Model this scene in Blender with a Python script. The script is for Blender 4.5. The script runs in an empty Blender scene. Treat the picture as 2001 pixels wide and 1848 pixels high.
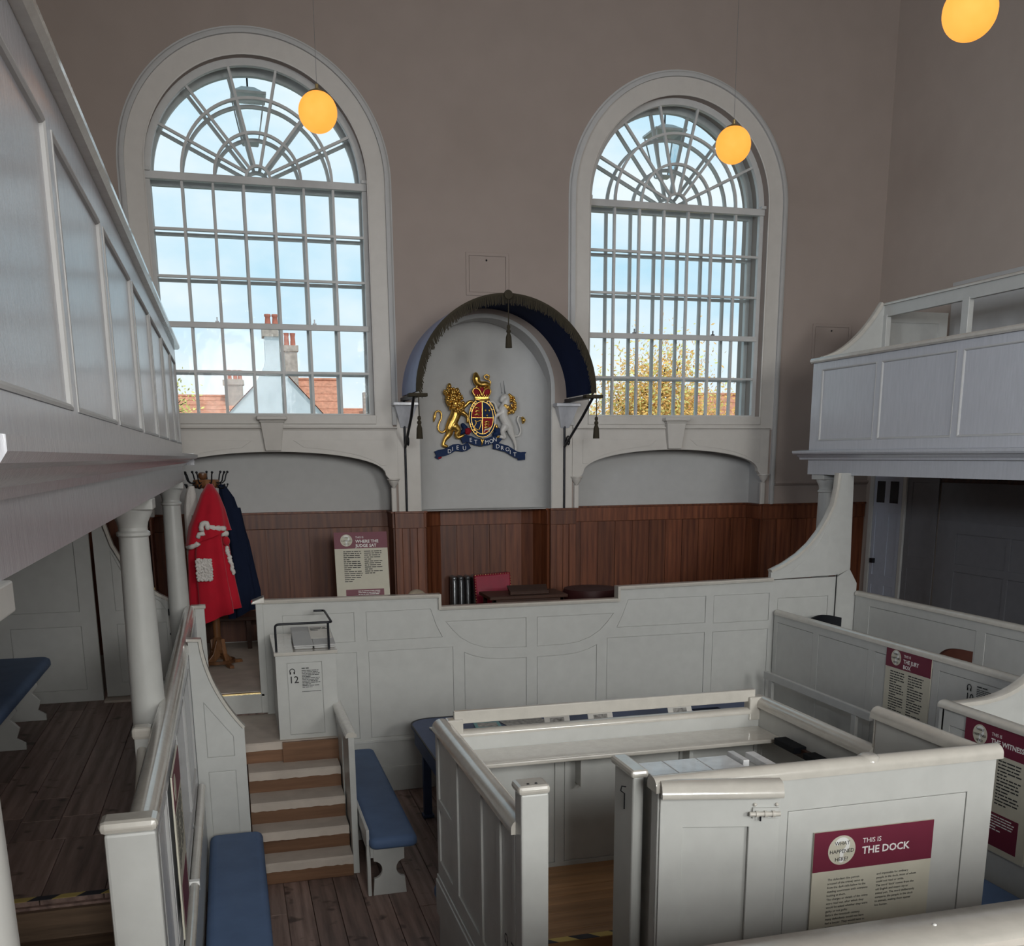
import bpy, bmesh, math, random
from mathutils import Vector, Matrix, noise
from mathutils.geometry import tessellate_polygon

random.seed(7)
SC = bpy.context.scene
COL = SC.collection
PI = math.pi

# ------------------------------------------------------------------ camera
EYE = Vector((0.0, 0.0, 3.2))
YAW, PITCH, ROLL, FPX = 0.269457, 0.222334, 0.006842, 1963.3
fw = Vector((math.sin(YAW)*math.cos(PITCH), math.cos(YAW)*math.cos(PITCH), -math.sin(PITCH)))
rt = Vector((math.cos(YAW), -math.sin(YAW), 0))
dn = fw.cross(rt)
rt2 = rt*math.cos(ROLL) + dn*math.sin(ROLL)
dn2 = dn*math.cos(ROLL) - rt*math.sin(ROLL)
cam_d = bpy.data.cameras.new('camera')
cam = bpy.data.objects.new('camera', cam_d)
COL.objects.link(cam)
cam.matrix_world = Matrix(((rt2.x, -dn2.x, -fw.x, EYE.x), (rt2.y, -dn2.y, -fw.y, EYE.y), (rt2.z, -dn2.z, -fw.z, EYE.z), (0, 0, 0, 1)))
cam_d.sensor_fit = 'HORIZONTAL'
cam_d.sensor_width = 36.0
cam_d.lens = FPX/2001.0*36.0
cam_d.shift_y = 410.0/2001.0
cam_d.clip_start = 0.05
cam_d.clip_end = 500
SC.camera = cam

# ------------------------------------------------------------------ world, sun, large lights, exposure
SKY = 1.0
world = bpy.data.worlds.new('sky')
SC.world = world
world.use_nodes = True
wt = world.node_tree
wt.nodes.clear()
wo = wt.nodes.new('ShaderNodeOutputWorld')
bg = wt.nodes.new('ShaderNodeBackground')
tc = wt.nodes.new('ShaderNodeTexCoord')
mp = wt.nodes.new('ShaderNodeMapping')
mp.inputs['Scale'].default_value = (1.0, 1.0, 2.2)
mp.inputs['Location'].default_value = (0.35, 0.1, 0.6)
ns = wt.nodes.new('ShaderNodeTexNoise')
ns.inputs['Scale'].default_value = 3.4
ns.inputs['Detail'].default_value = 7
ns.inputs['Roughness'].default_value = 0.55
sep = wt.nodes.new('ShaderNodeSeparateXYZ')
wt.links.new(tc.outputs['Generated'], sep.inputs[0])
ele = wt.nodes.new('ShaderNodeMapRange')            # clouds thin out higher up
ele.inputs['From Min'].default_value = 0.05
ele.inputs['From Max'].default_value = 0.45
ele.inputs['To Min'].default_value = 0.18
ele.inputs['To Max'].default_value = -0.12
wt.links.new(sep.outputs['Z'], ele.inputs['Value'])
addn = wt.nodes.new('ShaderNodeMath')
addn.operation = 'ADD'
wt.links.new(ns.outputs['Fac'], addn.inputs[0])
wt.links.new(ele.outputs[0], addn.inputs[1])
cr = wt.nodes.new('ShaderNodeValToRGB')
cr.color_ramp.elements[0].position = 0.36
cr.color_ramp.elements[0].color = (0.36, 0.60, 0.74, 1)
cr.color_ramp.elements[1].position = 0.62
cr.color_ramp.elements[1].color = (0.70, 0.76, 0.79, 1)
wt.links.new(tc.outputs['Generated'], mp.inputs['Vector'])
wt.links.new(mp.outputs['Vector'], ns.inputs['Vector'])
wt.links.new(addn.outputs[0], cr.inputs['Fac'])
wt.links.new(cr.outputs['Color'], bg.inputs['Color'])
bg.inputs['Strength'].default_value = SKY
wt.links.new(bg.outputs['Background'], wo.inputs['Surface'])

sun_d = bpy.data.lights.new('sun', 'SUN')
sun_d.energy = 1.5
sun_d.angle = 0.02
sun_d.color = (1.0, 0.95, 0.88)
sun = bpy.data.objects.new('sun', sun_d)
COL.objects.link(sun)
sun.rotation_euler = (math.radians(26), 0, math.radians(20))   # from behind the court house, high: lights the houses beyond

def area(name, loc, size, target, power, col=(1, 1, 1)):
    d = bpy.data.lights.new(name, 'AREA')
    d.shape = 'RECTANGLE'
    d.size, d.size_y = size
    d.energy = power
    d.color = col
    o = bpy.data.objects.new(name, d)
    COL.objects.link(o)
    o.location = loc
    o.rotation_euler = (Vector(target)-Vector(loc)).to_track_quat('-Z', 'Y').to_euler()
    return o
# assumed unseen lights behind the camera; left wall lights are added fill
RW, SW = 290, 135
for nm, xx in (('rear_window_daylight', 0.6), ('rear_window_daylight.001', 5.3)):     # assumed, unseen; tilted down to brighten dock and bench, not the upper wall
    area(nm, (xx, -5.9, 5.2), (2.4, 3.2), (xx, 1.0, 1.6), RW, (1.0, 1.0, 0.97)).data.spread = math.radians(125)
for nm, yy in (('side_window_daylight', -2.6), ('side_window_daylight.001', 1.2), ('side_window_daylight.002', 5.0)):  # unseen fill added to brighten the right wall and far gallery front
    area(nm, (-2.6, yy, 5.05), (2.0, 1.4), (4.0, yy+0.6, 4.9), SW, (0.84, 0.91, 1.0))

vs = SC.view_settings
vs.view_transform = 'Standard'
vs.look = 'None'
vs.gamma = 1.0
vs.use_curve_mapping = False
vs.exposure = 0.45

# ------------------------------------------------------------------ materials
def nodes(name):
    m = bpy.data.materials.new(name)
    m.use_nodes = True
    nt = m.node_tree
    b = nt.nodes['Principled BSDF']
    return m, nt, b

def coords(nt, scale, rnd=True):
    t = nt.nodes.new('ShaderNodeTexCoord')
    mpn = nt.nodes.new('ShaderNodeMapping')
    mpn.inputs['Scale'].default_value = scale
    nt.links.new(t.outputs['Object'], mpn.inputs['Vector'])
    if rnd:
        oi = nt.nodes.new('ShaderNodeObjectInfo')
        ml = nt.nodes.new('ShaderNodeMath')
        ml.operation = 'MULTIPLY'
        ml.inputs[1].default_value = 37.0
        nt.links.new(oi.outputs['Random'], ml.inputs[0])
        cb = nt.nodes.new('ShaderNodeCombineXYZ')
        for i in range(3):
            nt.links.new(ml.outputs[0], cb.inputs[i])
        nt.links.new(cb.outputs[0], mpn.inputs['Location'])
    return mpn.outputs['Vector']

def ntex(nt, vec, scale, detail=4, rough=0.55):
    n = nt.nodes.new('ShaderNodeTexNoise')
    n.inputs['Scale'].default_value = scale
    n.inputs['Detail'].default_value = detail
    n.inputs['Roughness'].default_value = rough
    nt.links.new(vec, n.inputs['Vector'])
    return n.outputs['Fac']

def ramp(nt, fac, c0, c1, p0=0.3, p1=0.7):
    r = nt.nodes.new('ShaderNodeValToRGB')
    r.color_ramp.elements[0].position = p0
    r.color_ramp.elements[1].position = p1
    r.color_ramp.elements[0].color = (*c0, 1)
    r.color_ramp.elements[1].color = (*c1, 1)
    nt.links.new(fac, r.inputs['Fac'])
    return r.outputs['Color']

def bump(nt, b, h, strength, dist):
    bn = nt.nodes.new('ShaderNodeBump')
    bn.inputs['Strength'].default_value = strength
    bn.inputs['Distance'].default_value = dist
    nt.links.new(h, bn.inputs['Height'])
    nt.links.new(bn.outputs['Normal'], b.inputs['Normal'])

def sh(c, k):
    return tuple(min(1.0, max(0.0, x*k)) for x in c)

def paint(name, c, rough=0.4, spec=0.5, var=0.05, scale=(1, 1, 1), nscale=9, bs=0.08, bd=0.004, coat=0.0):
    m, nt, b = nodes(name)
    v = coords(nt, scale)
    f = ntex(nt, v, nscale, 5)
    nt.links.new(ramp(nt, f, sh(c, 1-var), sh(c, 1+var)), b.inputs['Base Color'])
    f2 = ntex(nt, v, nscale*4, 3)
    mr = nt.nodes.new('ShaderNodeMapRange')
    mr.inputs['To Min'].default_value = max(0.05, rough-0.08)
    mr.inputs['To Max'].default_value = rough+0.10
    nt.links.new(f2, mr.inputs['Value'])
    nt.links.new(mr.outputs[0], b.inputs['Roughness'])
    b.inputs['Specular IOR Level'].default_value = spec
    b.inputs['Coat Weight'].default_value = coat
    b.inputs['Coat Roughness'].default_value = 0.08
    bump(nt, b, f2, bs, bd)
    return m

def wood(name, c0, c1, axis='y', rough=0.45, spec=0.4, gs=1.0, bs=0.15, wear=None):
    m, nt, b = nodes(name)
    s = {'x': (0.6, 9, 9), 'y': (9, 0.6, 9), 'z': (9, 9, 0.6)}[axis]
    v = coords(nt, tuple(k*gs for k in s))
    f = ntex(nt, v, 2.2, 8, 0.62)
    w = nt.nodes.new('ShaderNodeTexWave')
    w.bands_direction = {'x': 'Y', 'y': 'X', 'z': 'X'}[axis]
    w.inputs['Scale'].default_value = 0.35
    w.inputs['Distortion'].default_value = 9
    w.inputs['Detail'].default_value = 3
    w.inputs['Detail Scale'].default_value = 0.7
    nt.links.new(v, w.inputs['Vector'])
    mx = nt.nodes.new('ShaderNodeMix')
    mx.inputs['Factor'].default_value = 0.14
    nt.links.new(f, mx.inputs[2])
    nt.links.new(w.outputs['Fac'], mx.inputs[3])
    col = ramp(nt, mx.outputs[0], c0, c1, 0.3, 0.72)
    oi = nt.nodes.new('ShaderNodeObjectInfo')
    mr = nt.nodes.new('ShaderNodeMapRange')
    mr.inputs['To Min'].default_value = 0.78
    mr.inputs['To Max'].default_value = 1.2
    nt.links.new(oi.outputs['Random'], mr.inputs['Value'])
    vm = nt.nodes.new('ShaderNodeVectorMath')
    vm.operation = 'SCALE'
    nt.links.new(col, vm.inputs[0])
    nt.links.new(mr.outputs[0], vm.inputs['Scale'])
    out = vm.outputs[0]
    if wear:
        kn = coords(nt, (5, 5, 5))
        kf = ntex(nt, kn, 1.3, 2)
        m2 = nt.nodes.new('ShaderNodeMix')
        m2.data_type = 'RGBA'
        rr = nt.nodes.new('ShaderNodeMapRange')
        rr.inputs['From Min'].default_value = 0.62
        rr.inputs['From Max'].default_value = 0.72
        nt.links.new(kf, rr.inputs['Value'])
        nt.links.new(rr.outputs[0], m2.inputs['Factor'])
        nt.links.new(out, m2.inputs['A'])
        m2.inputs['B'].default_value = (*wear, 1)
        out = m2.outputs['Result']
    nt.links.new(out, b.inputs['Base Color'])
    b.inputs['Roughness'].default_value = rough
    b.inputs['Specular IOR Level'].default_value = spec
    bump(nt, b, mx.outputs[0], bs, 0.004)
    return m

def fabric(name, c, rough=0.8, spec=0.2, ns_=260, bs=0.25, sheen=0.0, var=0.1):
    m, nt, b = nodes(name)
    v = coords(nt, (1, 1, 1))
    f = ntex(nt, v, ns_, 2)
    f0 = ntex(nt, v, 5, 3)
    nt.links.new(ramp(nt, f0, sh(c, 1-var), sh(c, 1+var)), b.inputs['Base Color'])
    b.inputs['Roughness'].default_value = rough
    b.inputs['Specular IOR Level'].default_value = spec
    b.inputs['Sheen Weight'].default_value = sheen
    bump(nt, b, f, bs, 0.003)
    return m

def metal(name, c, rough=0.35, metallic=1.0, ns_=30, bs=0.15):
    m, nt, b = nodes(name)
    v = coords(nt, (1, 1, 1))
    f = ntex(nt, v, ns_, 3)
    nt.links.new(ramp(nt, f, sh(c, 0.75), sh(c, 1.1)), b.inputs['Base Color'])
    b.inputs['Metallic'].default_value = metallic
    b.inputs['Roughness'].default_value = rough
    bump(nt, b, f, bs, 0.004)
    return m

def flat(name, c, rough=0.5, spec=0.3):
    m, nt, b = nodes(name)
    v = coords(nt, (1, 1, 1))
    nt.links.new(ramp(nt, ntex(nt, v, 12, 2), sh(c, 0.97), sh(c, 1.03)), b.inputs['Base Color'])
    b.inputs['Roughness'].default_value = rough
    b.inputs['Specular IOR Level'].default_value = spec
    return m

GREY = (0.50, 0.505, 0.485)
M = {}
M['grey'] = paint('grey_paint', GREY, 0.33, 0.5, 0.04)
M['grey_old'] = paint('brushed_grey_paint', (0.50, 0.51, 0.545), 0.19, 0.9, 0.05, scale=(6, 6, 0.7), nscale=7, bs=0.22, bd=0.005)
M['grey_flat'] = paint('grey_wall_paint', (0.47, 0.47, 0.465), 0.6, 0.3, 0.03)
M['white_join'] = paint('stone_white_paint', (0.55, 0.525, 0.49), 0.42, 0.4, 0.03)
M['sash'] = paint('sash_paint', (0.55, 0.55, 0.54), 0.45, 0.4, 0.04)
M['rail'] = paint('worn_gloss_rail_paint', (0.54, 0.515, 0.465), 0.20, 0.7, 0.06, nscale=14, bs=0.07, bd=0.002, coat=0.55)
M['plaster'] = paint('taupe_plaster', (0.33, 0.275, 0.245), 0.75, 0.2, 0.03, nscale=3)
M['plaster_r'] = paint('warm_plaster', (0.43, 0.365, 0.32), 0.75, 0.2, 0.03, nscale=3)
M['ceiling'] = paint('ceiling_plaster', (0.5, 0.47, 0.44), 0.8, 0.2, 0.02)
M['wains'] = wood('oak_wainscot', (0.075, 0.019, 0.008), (0.19, 0.062, 0.026), 'z', 0.42, 0.4, 1.3)
M['dark_wood'] = wood('dark_mahogany', (0.028, 0.012, 0.008), (0.065, 0.027, 0.016), 'x', 0.4, 0.25)
M['oak'] = wood('polished_oak', (0.12, 0.05, 0.02), (0.26, 0.12, 0.05), 'z', 0.35, 0.5)
M['board'] = wood('old_floorboard', (0.14, 0.092, 0.078), (0.34, 0.235, 0.20), 'y', 0.5, 0.4, 1.2, 0.2, wear=(0.08, 0.05, 0.042))
M['board_x'] = wood('old_step_board', (0.07, 0.046, 0.03), (0.19, 0.125, 0.08), 'x', 0.5, 0.4, 1.2, 0.2)
M['pine'] = wood('new_pine_board', (0.26, 0.135, 0.06), (0.46, 0.26, 0.125), 'x', 0.45, 0.4, 1.0, 0.08)
M['riser'] = wood('stair_riser_wood', (0.11, 0.052, 0.026), (0.23, 0.12, 0.065), 'x', 0.5, 0.4)
M['carpet'] = fabric('fawn_carpet', (0.58, 0.51, 0.445), 0.95, 0.05, 330, 0.9)
M['blue'] = fabric('slate_blue_vinyl', (0.10, 0.16, 0.29), 0.6, 0.2, 420, 0.12)
M['navy_table'] = fabric('navy_leather_cloth', (0.075, 0.105, 0.20), 0.55, 0.25, 420, 0.1)
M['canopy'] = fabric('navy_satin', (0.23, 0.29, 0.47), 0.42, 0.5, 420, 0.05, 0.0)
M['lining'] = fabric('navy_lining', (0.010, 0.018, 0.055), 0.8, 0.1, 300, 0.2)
M['fringe'] = fabric('tarnished_fringe', (0.045, 0.038, 0.026), 0.8, 0.1, 90, 0.5)
M['gold'] = metal('gilding', (0.80, 0.50, 0.13), 0.34, 1.0, 40, 0.3)
M['silver'] = paint('white_enamel', (0.62, 0.60, 0.57), 0.3, 0.5, 0.04)
M['arms_blue'] = paint('heraldic_blue', (0.012, 0.028, 0.085), 0.6, 0.15, 0.1)
M['arms_red'] = paint('heraldic_red', (0.28, 0.012, 0.022), 0.6, 0.15, 0.1)
M['black'] = metal('black_iron', (0.022, 0.023, 0.028), 0.4, 0.6)
M['steel'] = metal('grey_radiator_metal', (0.20, 0.21, 0.22), 0.35, 0.7)
M['brass'] = metal('brass_strip', (0.75, 0.58, 0.28), 0.3)
M['red_cloth'] = fabric('scarlet_cloth', (0.46, 0.008, 0.024), 0.75, 0.15, 300, 0.15, 0.3)
M['navy_cloth'] = fabric('navy_cloth', (0.008, 0.013, 0.032), 0.85, 0.1, 300, 0.15)
M['fur'] = fabric('white_fur', (0.66, 0.63, 0.60), 0.95, 0.05, 120, 1.0)
M['red_leather'] = paint('oxblood_leather', (0.24, 0.008, 0.032), 0.42, 0.25, 0.1, bs=0.1)
M['maroon_leather'] = paint('dark_maroon_leather', (0.04, 0.010, 0.010), 0.5, 0.25, 0.1)
M['sign_red'] = flat('sign_maroon', (0.155, 0.022, 0.045), 0.45)
M['sign_cream'] = flat('sign_cream', (0.56, 0.535, 0.44), 0.5)
M['sign_white'] = flat('sign_white', (0.80, 0.80, 0.78), 0.5)
M['ink'] = flat('sign_ink', (0.03, 0.03, 0.032), 0.6)
M['paper'] = flat('paper', (0.72, 0.70, 0.65), 0.7)
M['tape_y'] = flat('yellow_tape', (0.50, 0.38, 0.12), 0.5)
M['tape_k'] = flat('black_tape', (0.03, 0.03, 0.04), 0.5)
M['photo'] = paint('printed_picture', (0.30, 0.29, 0.27), 0.4, 0.4, 0.6, nscale=30)
M['teal'] = flat('teal_print', (0.18, 0.40, 0.42), 0.5)
M['render_white'] = paint('whitewashed_render', (0.74, 0.76, 0.78), 0.8, 0.2, 0.06, nscale=2)
M['brick'] = paint('pale_brick', (0.52, 0.42, 0.36), 0.85, 0.2, 0.2, nscale=6)
M['rooftile'] = paint('orange_roof_tile', (0.64, 0.28, 0.18), 0.8, 0.2, 0.22, nscale=5)
M['pot'] = paint('terracotta_pot', (0.58, 0.20, 0.14), 0.7, 0.2, 0.1)
M['bark'] = paint('bark', (0.10, 0.075, 0.055), 0.9, 0.1, 0.2)
M['leaf_o'] = paint('autumn_leaf', (0.95, 0.46, 0.14), 0.7, 0.2, 0.3, nscale=0.9)
M['leaf_g'] = paint('green_leaf', (0.80, 0.68, 0.22), 0.7, 0.2, 0.35, nscale=0.9)
M['grass'] = paint('outside_ground', (0.22, 0.22, 0.18), 0.9, 0.1, 0.2, nscale=1)
M['blackplastic'] = paint('black_plastic', (0.008, 0.009, 0.012), 0.6, 0.15, 0.1)
M['brown_leather'] = paint('brown_leather', (0.05, 0.016, 0.010), 0.6, 0.15, 0.1)
M['beige'] = fabric('beige_cloth', (0.40, 0.34, 0.26), 0.9, 0.1, 60, 0.8, var=0.3)
M['worn_white'] = paint('worn_white_board_paint', (0.68, 0.69, 0.70), 0.3, 0.6, 0.12, nscale=20, bs=0.3, coat=0.7)

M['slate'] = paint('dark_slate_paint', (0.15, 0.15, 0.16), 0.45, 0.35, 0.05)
M['door_blue'] = paint('pale_blue_door_paint', (0.42, 0.46, 0.54), 0.4, 0.4, 0.04)
M['darkglass'] = paint('dark_door_glass', (0.02, 0.022, 0.026), 0.12, 0.6, 0.05)

def glass_mat():
    m = bpy.data.materials.new('old_window_glass')
    m.use_nodes = True
    nt = m.node_tree
    nt.nodes.clear()
    out = nt.nodes.new('ShaderNodeOutputMaterial')
    tr = nt.nodes.new('ShaderNodeBsdfTransparent')
    tr.inputs['Color'].default_value = (0.955, 0.975, 0.98, 1)
    gl = nt.nodes.new('ShaderNodeBsdfGlossy')
    gl.inputs['Roughness'].default_value = 0.03
    fr = nt.nodes.new('ShaderNodeFresnel')
    fr.inputs['IOR'].default_value = 1.12
    v = coords(nt, (1, 1, 1))
    f = ntex(nt, v, 7, 2)
    bn = nt.nodes.new('ShaderNodeBump')
    bn.inputs['Strength'].default_value = 0.2
    bn.inputs['Distance'].default_value = 0.02
    nt.links.new(f, bn.inputs['Height'])
    nt.links.new(bn.outputs['Normal'], gl.inputs['Normal'])
    mx = nt.nodes.new('ShaderNodeMixShader')
    nt.links.new(fr.outputs[0], mx.inputs[0])
    nt.links.new(tr.outputs[0], mx.inputs[1])
    nt.links.new(gl.outputs[0], mx.inputs[2])
    nt.links.new(mx.outputs[0], out.inputs['Surface'])
    return m
M['glass'] = glass_mat()

def globe_mat():
    m, nt, b = nodes('lit_opal_globe')
    v = coords(nt, (1, 1, 1), False)
    f = ntex(nt, v, 6, 2)
    c = ramp(nt, f, (0.95, 0.315, 0.04), (0.95, 0.35, 0.055))
    nt.links.new(c, b.inputs['Emission Color'])
    b.inputs['Emission Strength'].default_value = 1.0
    b.inputs['Base Color'].default_value = (0.35, 0.18, 0.05, 1)
    b.inputs['Roughness'].default_value = 0.6
    b.inputs['Specular IOR Level'].default_value = 0.15
    return m
M['globe'] = globe_mat()

# ------------------------------------------------------------------ mesh helpers
class MB:
    def __init__(s):
        s.v, s.f = [], []

    def add(s, vs, fs):
        n = len(s.v)
        s.v += [Vector(p) for p in vs]
        s.f += [tuple(i+n for i in f) for f in fs]
        return s

    def box(s, x0, x1, y0, y1, z0, z1):
        return s.add([(x0, y0, z0), (x1, y0, z0), (x1, y1, z0), (x0, y1, z0), (x0, y0, z1), (x1, y0, z1), (x1, y1, z1), (x0, y1, z1)],
                     [(3, 2, 1, 0), (4, 5, 6, 7), (0, 1, 5, 4), (1, 2, 6, 5), (2, 3, 7, 6), (3, 0, 4, 7)])

    def beam(s, a, b, w, h, up=(0, 0, 1)):
        a, b = Vector(a), Vector(b)
        d = (b-a).normalized()
        u = Vector(up)
        r = d.cross(u).normalized()
        u = r.cross(d).normalized()
        p = []
        for e in (a, b):
            for i, j in ((-1, -1), (1, -1), (1, 1), (-1, 1)):
                p.append(e + r*(i*w/2) + u*(j*h/2))
        return s.add(p, [(3, 2, 1, 0), (4, 5, 6, 7), (0, 1, 5, 4), (1, 2, 6, 5), (2, 3, 7, 6), (3, 0, 4, 7)])

    def plate(s, O, U, V, outer, holes=(), t=0.02):
        """flat slab: polygon (u, v) with holes; front face in the plane through O, the thickness goes behind (against U x V)."""
        O, U, V = Vector(O), Vector(U), Vector(V)
        N = U.cross(V).normalized()
        loops = [list(outer)] + [list(h) for h in holes]
        tri = tessellate_polygon([[Vector((p[0], p[1], 0)) for p in l] for l in loops])
        flatp = [p for l in loops for p in l]
        front = [O + U*p[0] + V*p[1] for p in flatp]
        back = [p - N*t for p in front]
        n = len(flatp)
        fs = []
        for a, b, c in tri:
            pa, pb, pc = flatp[a], flatp[b], flatp[c]
            cr_ = (pb[0]-pa[0])*(pc[1]-pa[1])-(pb[1]-pa[1])*(pc[0]-pa[0])
            if abs(cr_) < 1e-12:
                continue
            if cr_ < 0:
                b, c = c, b
            fs.append((a, b, c))
            fs.append((n+c, n+b, n+a))
        k = 0
        for li, l in enumerate(loops):
            ar = sum(l[i][0]*l[(i+1) % len(l)][1]-l[(i+1) % len(l)][0]*l[i][1] for i in range(len(l)))
            ccw = ar > 0
            m_ = len(l)
            for i in range(m_):
                a, b = k+i, k+(i+1) % m_
                if ccw != (li > 0):
                    fs.append((a, n+a, n+b, b))
                else:
                    fs.append((b, n+b, n+a, a))
            k += m_
        return s.add(front+back, fs)

    def tube(s, pts, r, seg=10, caps=True):
        pts = [Vector(p) for p in pts]
        rs = r if isinstance(r, (list, tuple)) else [r]*len(pts)
        n0 = len(s.v)
        prev = None
        for i, p in enumerate(pts):
            d = (pts[min(i+1, len(pts)-1)]-pts[max(i-1, 0)]).normalized()
            if prev is None:
                ref = Vector((0, 0, 1)) if abs(d.z) < 0.9 else Vector((1, 0, 0))
                u = d.cross(ref).normalized()
            else:
                u = (prev - d*prev.dot(d)).normalized()
            prev = u
            w = d.cross(u)
            for k in range(seg):
                a = 2*PI*k/seg
                s.v.append(p + (u*math.cos(a)+w*math.sin(a))*rs[i])
        for i in range(len(pts)-1):
            for k in range(seg):
                a, b = n0+i*seg+k, n0+i*seg+(k+1) % seg
                s.f.append((a, b, b+seg, a+seg))
        if caps:
            s.f.append(tuple(n0+k for k in reversed(range(seg))))
            s.f.append(tuple(n0+(len(pts)-1)*seg+k for k in range(seg)))
        return s

    def lathe(s, prof, c=(0, 0, 0), seg=24, axis='z', ang=2*PI):
        c = Vector(c)
        n0 = len(s.v)
        for k in range(seg):
            a = ang*k/seg
            for r, z in prof:
                p = Vector((r*math.cos(a), r*math.sin(a), z))
                if axis == 'y':
                    p = Vector((p.x, p.z, p.y))
                elif axis == 'x':
                    p = Vector((p.z, p.x, p.y))
                s.v.append(c+p)
        m_ = len(prof)
        for k in range(seg):
            for i in range(m_-1):
                a, b = n0+k*m_+i, n0+((k+1) % seg)*m_+i
                s.f.append((a, b, b+1, a+1))
        return s

    def ball(s, c, r, seg=14, rings=9, sc=(1, 1, 1)):
        c = Vector(c)
        n0 = len(s.v)
        for i in range(rings+1):
            t = PI*i/rings
            for k in range(seg):
                a = 2*PI*k/seg
                s.v.append(c+Vector((r*sc[0]*math.sin(t)*math.cos(a), r*sc[1]*math.sin(t)*math.sin(a), r*sc[2]*math.cos(t))))
        for i in range(rings):
            for k in range(seg):
                a, b = n0+i*seg+k, n0+i*seg+(k+1) % seg
                s.f.append((a, a+seg, b+seg, b))
        return s

    def extrude(s, prof, A, B, side, up=(0, 0, 1)):
        """profile (side, up) points swept straight from A to B, ends closed."""
        A, B, S_, U_ = Vector(A), Vector(B), Vector(side), Vector(up)
        n = len(prof)
        vs_ = [A+S_*p[0]+U_*p[1] for p in prof] + [B+S_*p[0]+U_*p[1] for p in prof]
        fs = [(i, (i+1) % n, n+(i+1) % n, n+i) for i in range(n)] + [tuple(reversed(range(n))), tuple(range(n, 2*n))]
        return s.add(vs_, fs)

    def sweep(s, prof, path, N, closed=False):
        """profile (out, lift): out = in plane, to the left of travel; lift = along N."""
        path = [Vector(p) for p in path]
        N = Vector(N)
        n0, m_ = len(s.v), len(prof)
        for i, p in enumerate(path):
            d0 = (p-path[i-1]).normalized() if (i > 0 or closed) else None
            d1 = (path[(i+1) % len(path)]-p).normalized() if (i < len(path)-1 or closed) else None
            if d0 is None:
                d0 = d1
            if d1 is None:
                d1 = d0
            o0, o1 = N.cross(d0), N.cross(d1)
            o = (o0+o1)
            o = o/max(1e-6, (1+o0.dot(o1)))
            for q in prof:
                s.v.append(p+o*q[0]+N*q[1])
        L = len(path)
        for i in range(L if closed else L-1):
            for k in range(m_):
                a, b = n0+i*m_+k, n0+i*m_+(k+1) % m_
                c, d = n0+((i+1) % L)*m_+(k+1) % m_, n0+((i+1) % L)*m_+k
                s.f.append((a, d, c, b))
        if not closed:
            s.f.append(tuple(n0+k for k in range(m_)))
            s.f.append(tuple(n0+(L-1)*m_+k for k in reversed(range(m_))))
        return s

    def loft(s, rings, cap0=True, cap1=True):
        n0, m_ = len(s.v), len(rings[0])
        for r in rings:
            s.v += [Vector(p) for p in r]
        for i in range(len(rings)-1):
            for k in range(m_):
                a, b = n0+i*m_+k, n0+i*m_+(k+1) % m_
                s.f.append((a, b, b+m_, a+m_))
        if cap0:
            s.f.append(tuple(n0+k for k in reversed(range(m_))))
        if cap1:
            s.f.append(tuple(n0+(len(rings)-1)*m_+k for k in range(m_)))
        return s

    def build(s, name, mat, parent=None, smooth=None, bevel=None, mods=None):
        vs_ = s.v
        lo = Vector((min(p.x for p in vs_), min(p.y for p in vs_), min(p.z for p in vs_)))
        hi = Vector((max(p.x for p in vs_), max(p.y for p in vs_), max(p.z for p in vs_)))
        c = (lo+hi)/2
        if parent is None:
            c.z = lo.z
        me = bpy.data.meshes.new(name)
        me.from_pydata([p-c for p in vs_], [], s.f)
        bm = bmesh.new()
        bm.from_mesh(me)
        bmesh.ops.recalc_face_normals(bm, faces=bm.faces)
        bm.to_mesh(me)
        bm.free()
        return place(name, me, c, mat, parent, smooth, bevel)

def place(name, me, c, mat, parent=None, smooth=None, bevel=None):
    o = bpy.data.objects.new(name, me)
    COL.objects.link(o)
    if mat is not None and not me.materials:
        me.materials.append(M[mat] if isinstance(mat, str) else mat)
    if smooth is not None:
        me.polygons.foreach_set('use_smooth', [True]*len(me.polygons))
        if smooth < 180:
            me.set_sharp_from_angle(angle=math.radians(smooth))
    if bevel:
        b = o.modifiers.new('edge', 'BEVEL')
        b.width = bevel
        b.segments = 2
        b.limit_method = 'ANGLE'
        b.angle_limit = math.radians(40)
    o.location = c
    attach(o, parent)
    return o

WLOC = {}
def wmat(o):
    m = Matrix.LocRotScale(o.location, o.rotation_euler, o.scale)
    if o.parent:
        return wmat(o.parent) @ o.matrix_parent_inverse @ m
    return m

def attach(o, parent):
    if parent is not None:
        o.parent = parent
        o.matrix_parent_inverse = wmat(parent).inverted()

def tag(o, label=None, cat=None, group=None, kind=None):
    if label:
        o['label'] = label
    if cat:
        o['category'] = cat
    if group:
        o['group'] = group
    if kind:
        o['kind'] = kind
    return o

def thing(name, loc, label=None, cat=None, group=None, kind=None):
    o = bpy.data.objects.new(name, None)
    o.empty_display_size = 0.1
    COL.objects.link(o)
    o.location = loc
    return tag(o, label, cat, group, kind)

def struct(o, label=None):
    o['kind'] = 'structure'
    if label:
        o['label'] = label
    return o

def rect(u0, u1, v0, v1):
    return [(u0, v0), (u1, v0), (u1, v1), (u0, v1)]

def inset(poly, g):
    n = len(poly)
    ar = sum(poly[i][0]*poly[(i+1) % n][1]-poly[(i+1) % n][0]*poly[i][1] for i in range(n))
    sg = 1 if ar > 0 else -1
    out = []
    for i in range(n):
        p, a, b = Vector(poly[i]), Vector(poly[i-1]), Vector(poly[(i+1) % n])
        d0, d1 = (p-a).normalized(), (b-p).normalized()
        n0, n1 = Vector((-d0.y, d0.x))*sg, Vector((-d1.y, d1.x))*sg
        o = (n0+n1)/max(0.3, 1+n0.dot(n1))
        q = p+o*g
        out.append((q.x, q.y))
    return out

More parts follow.
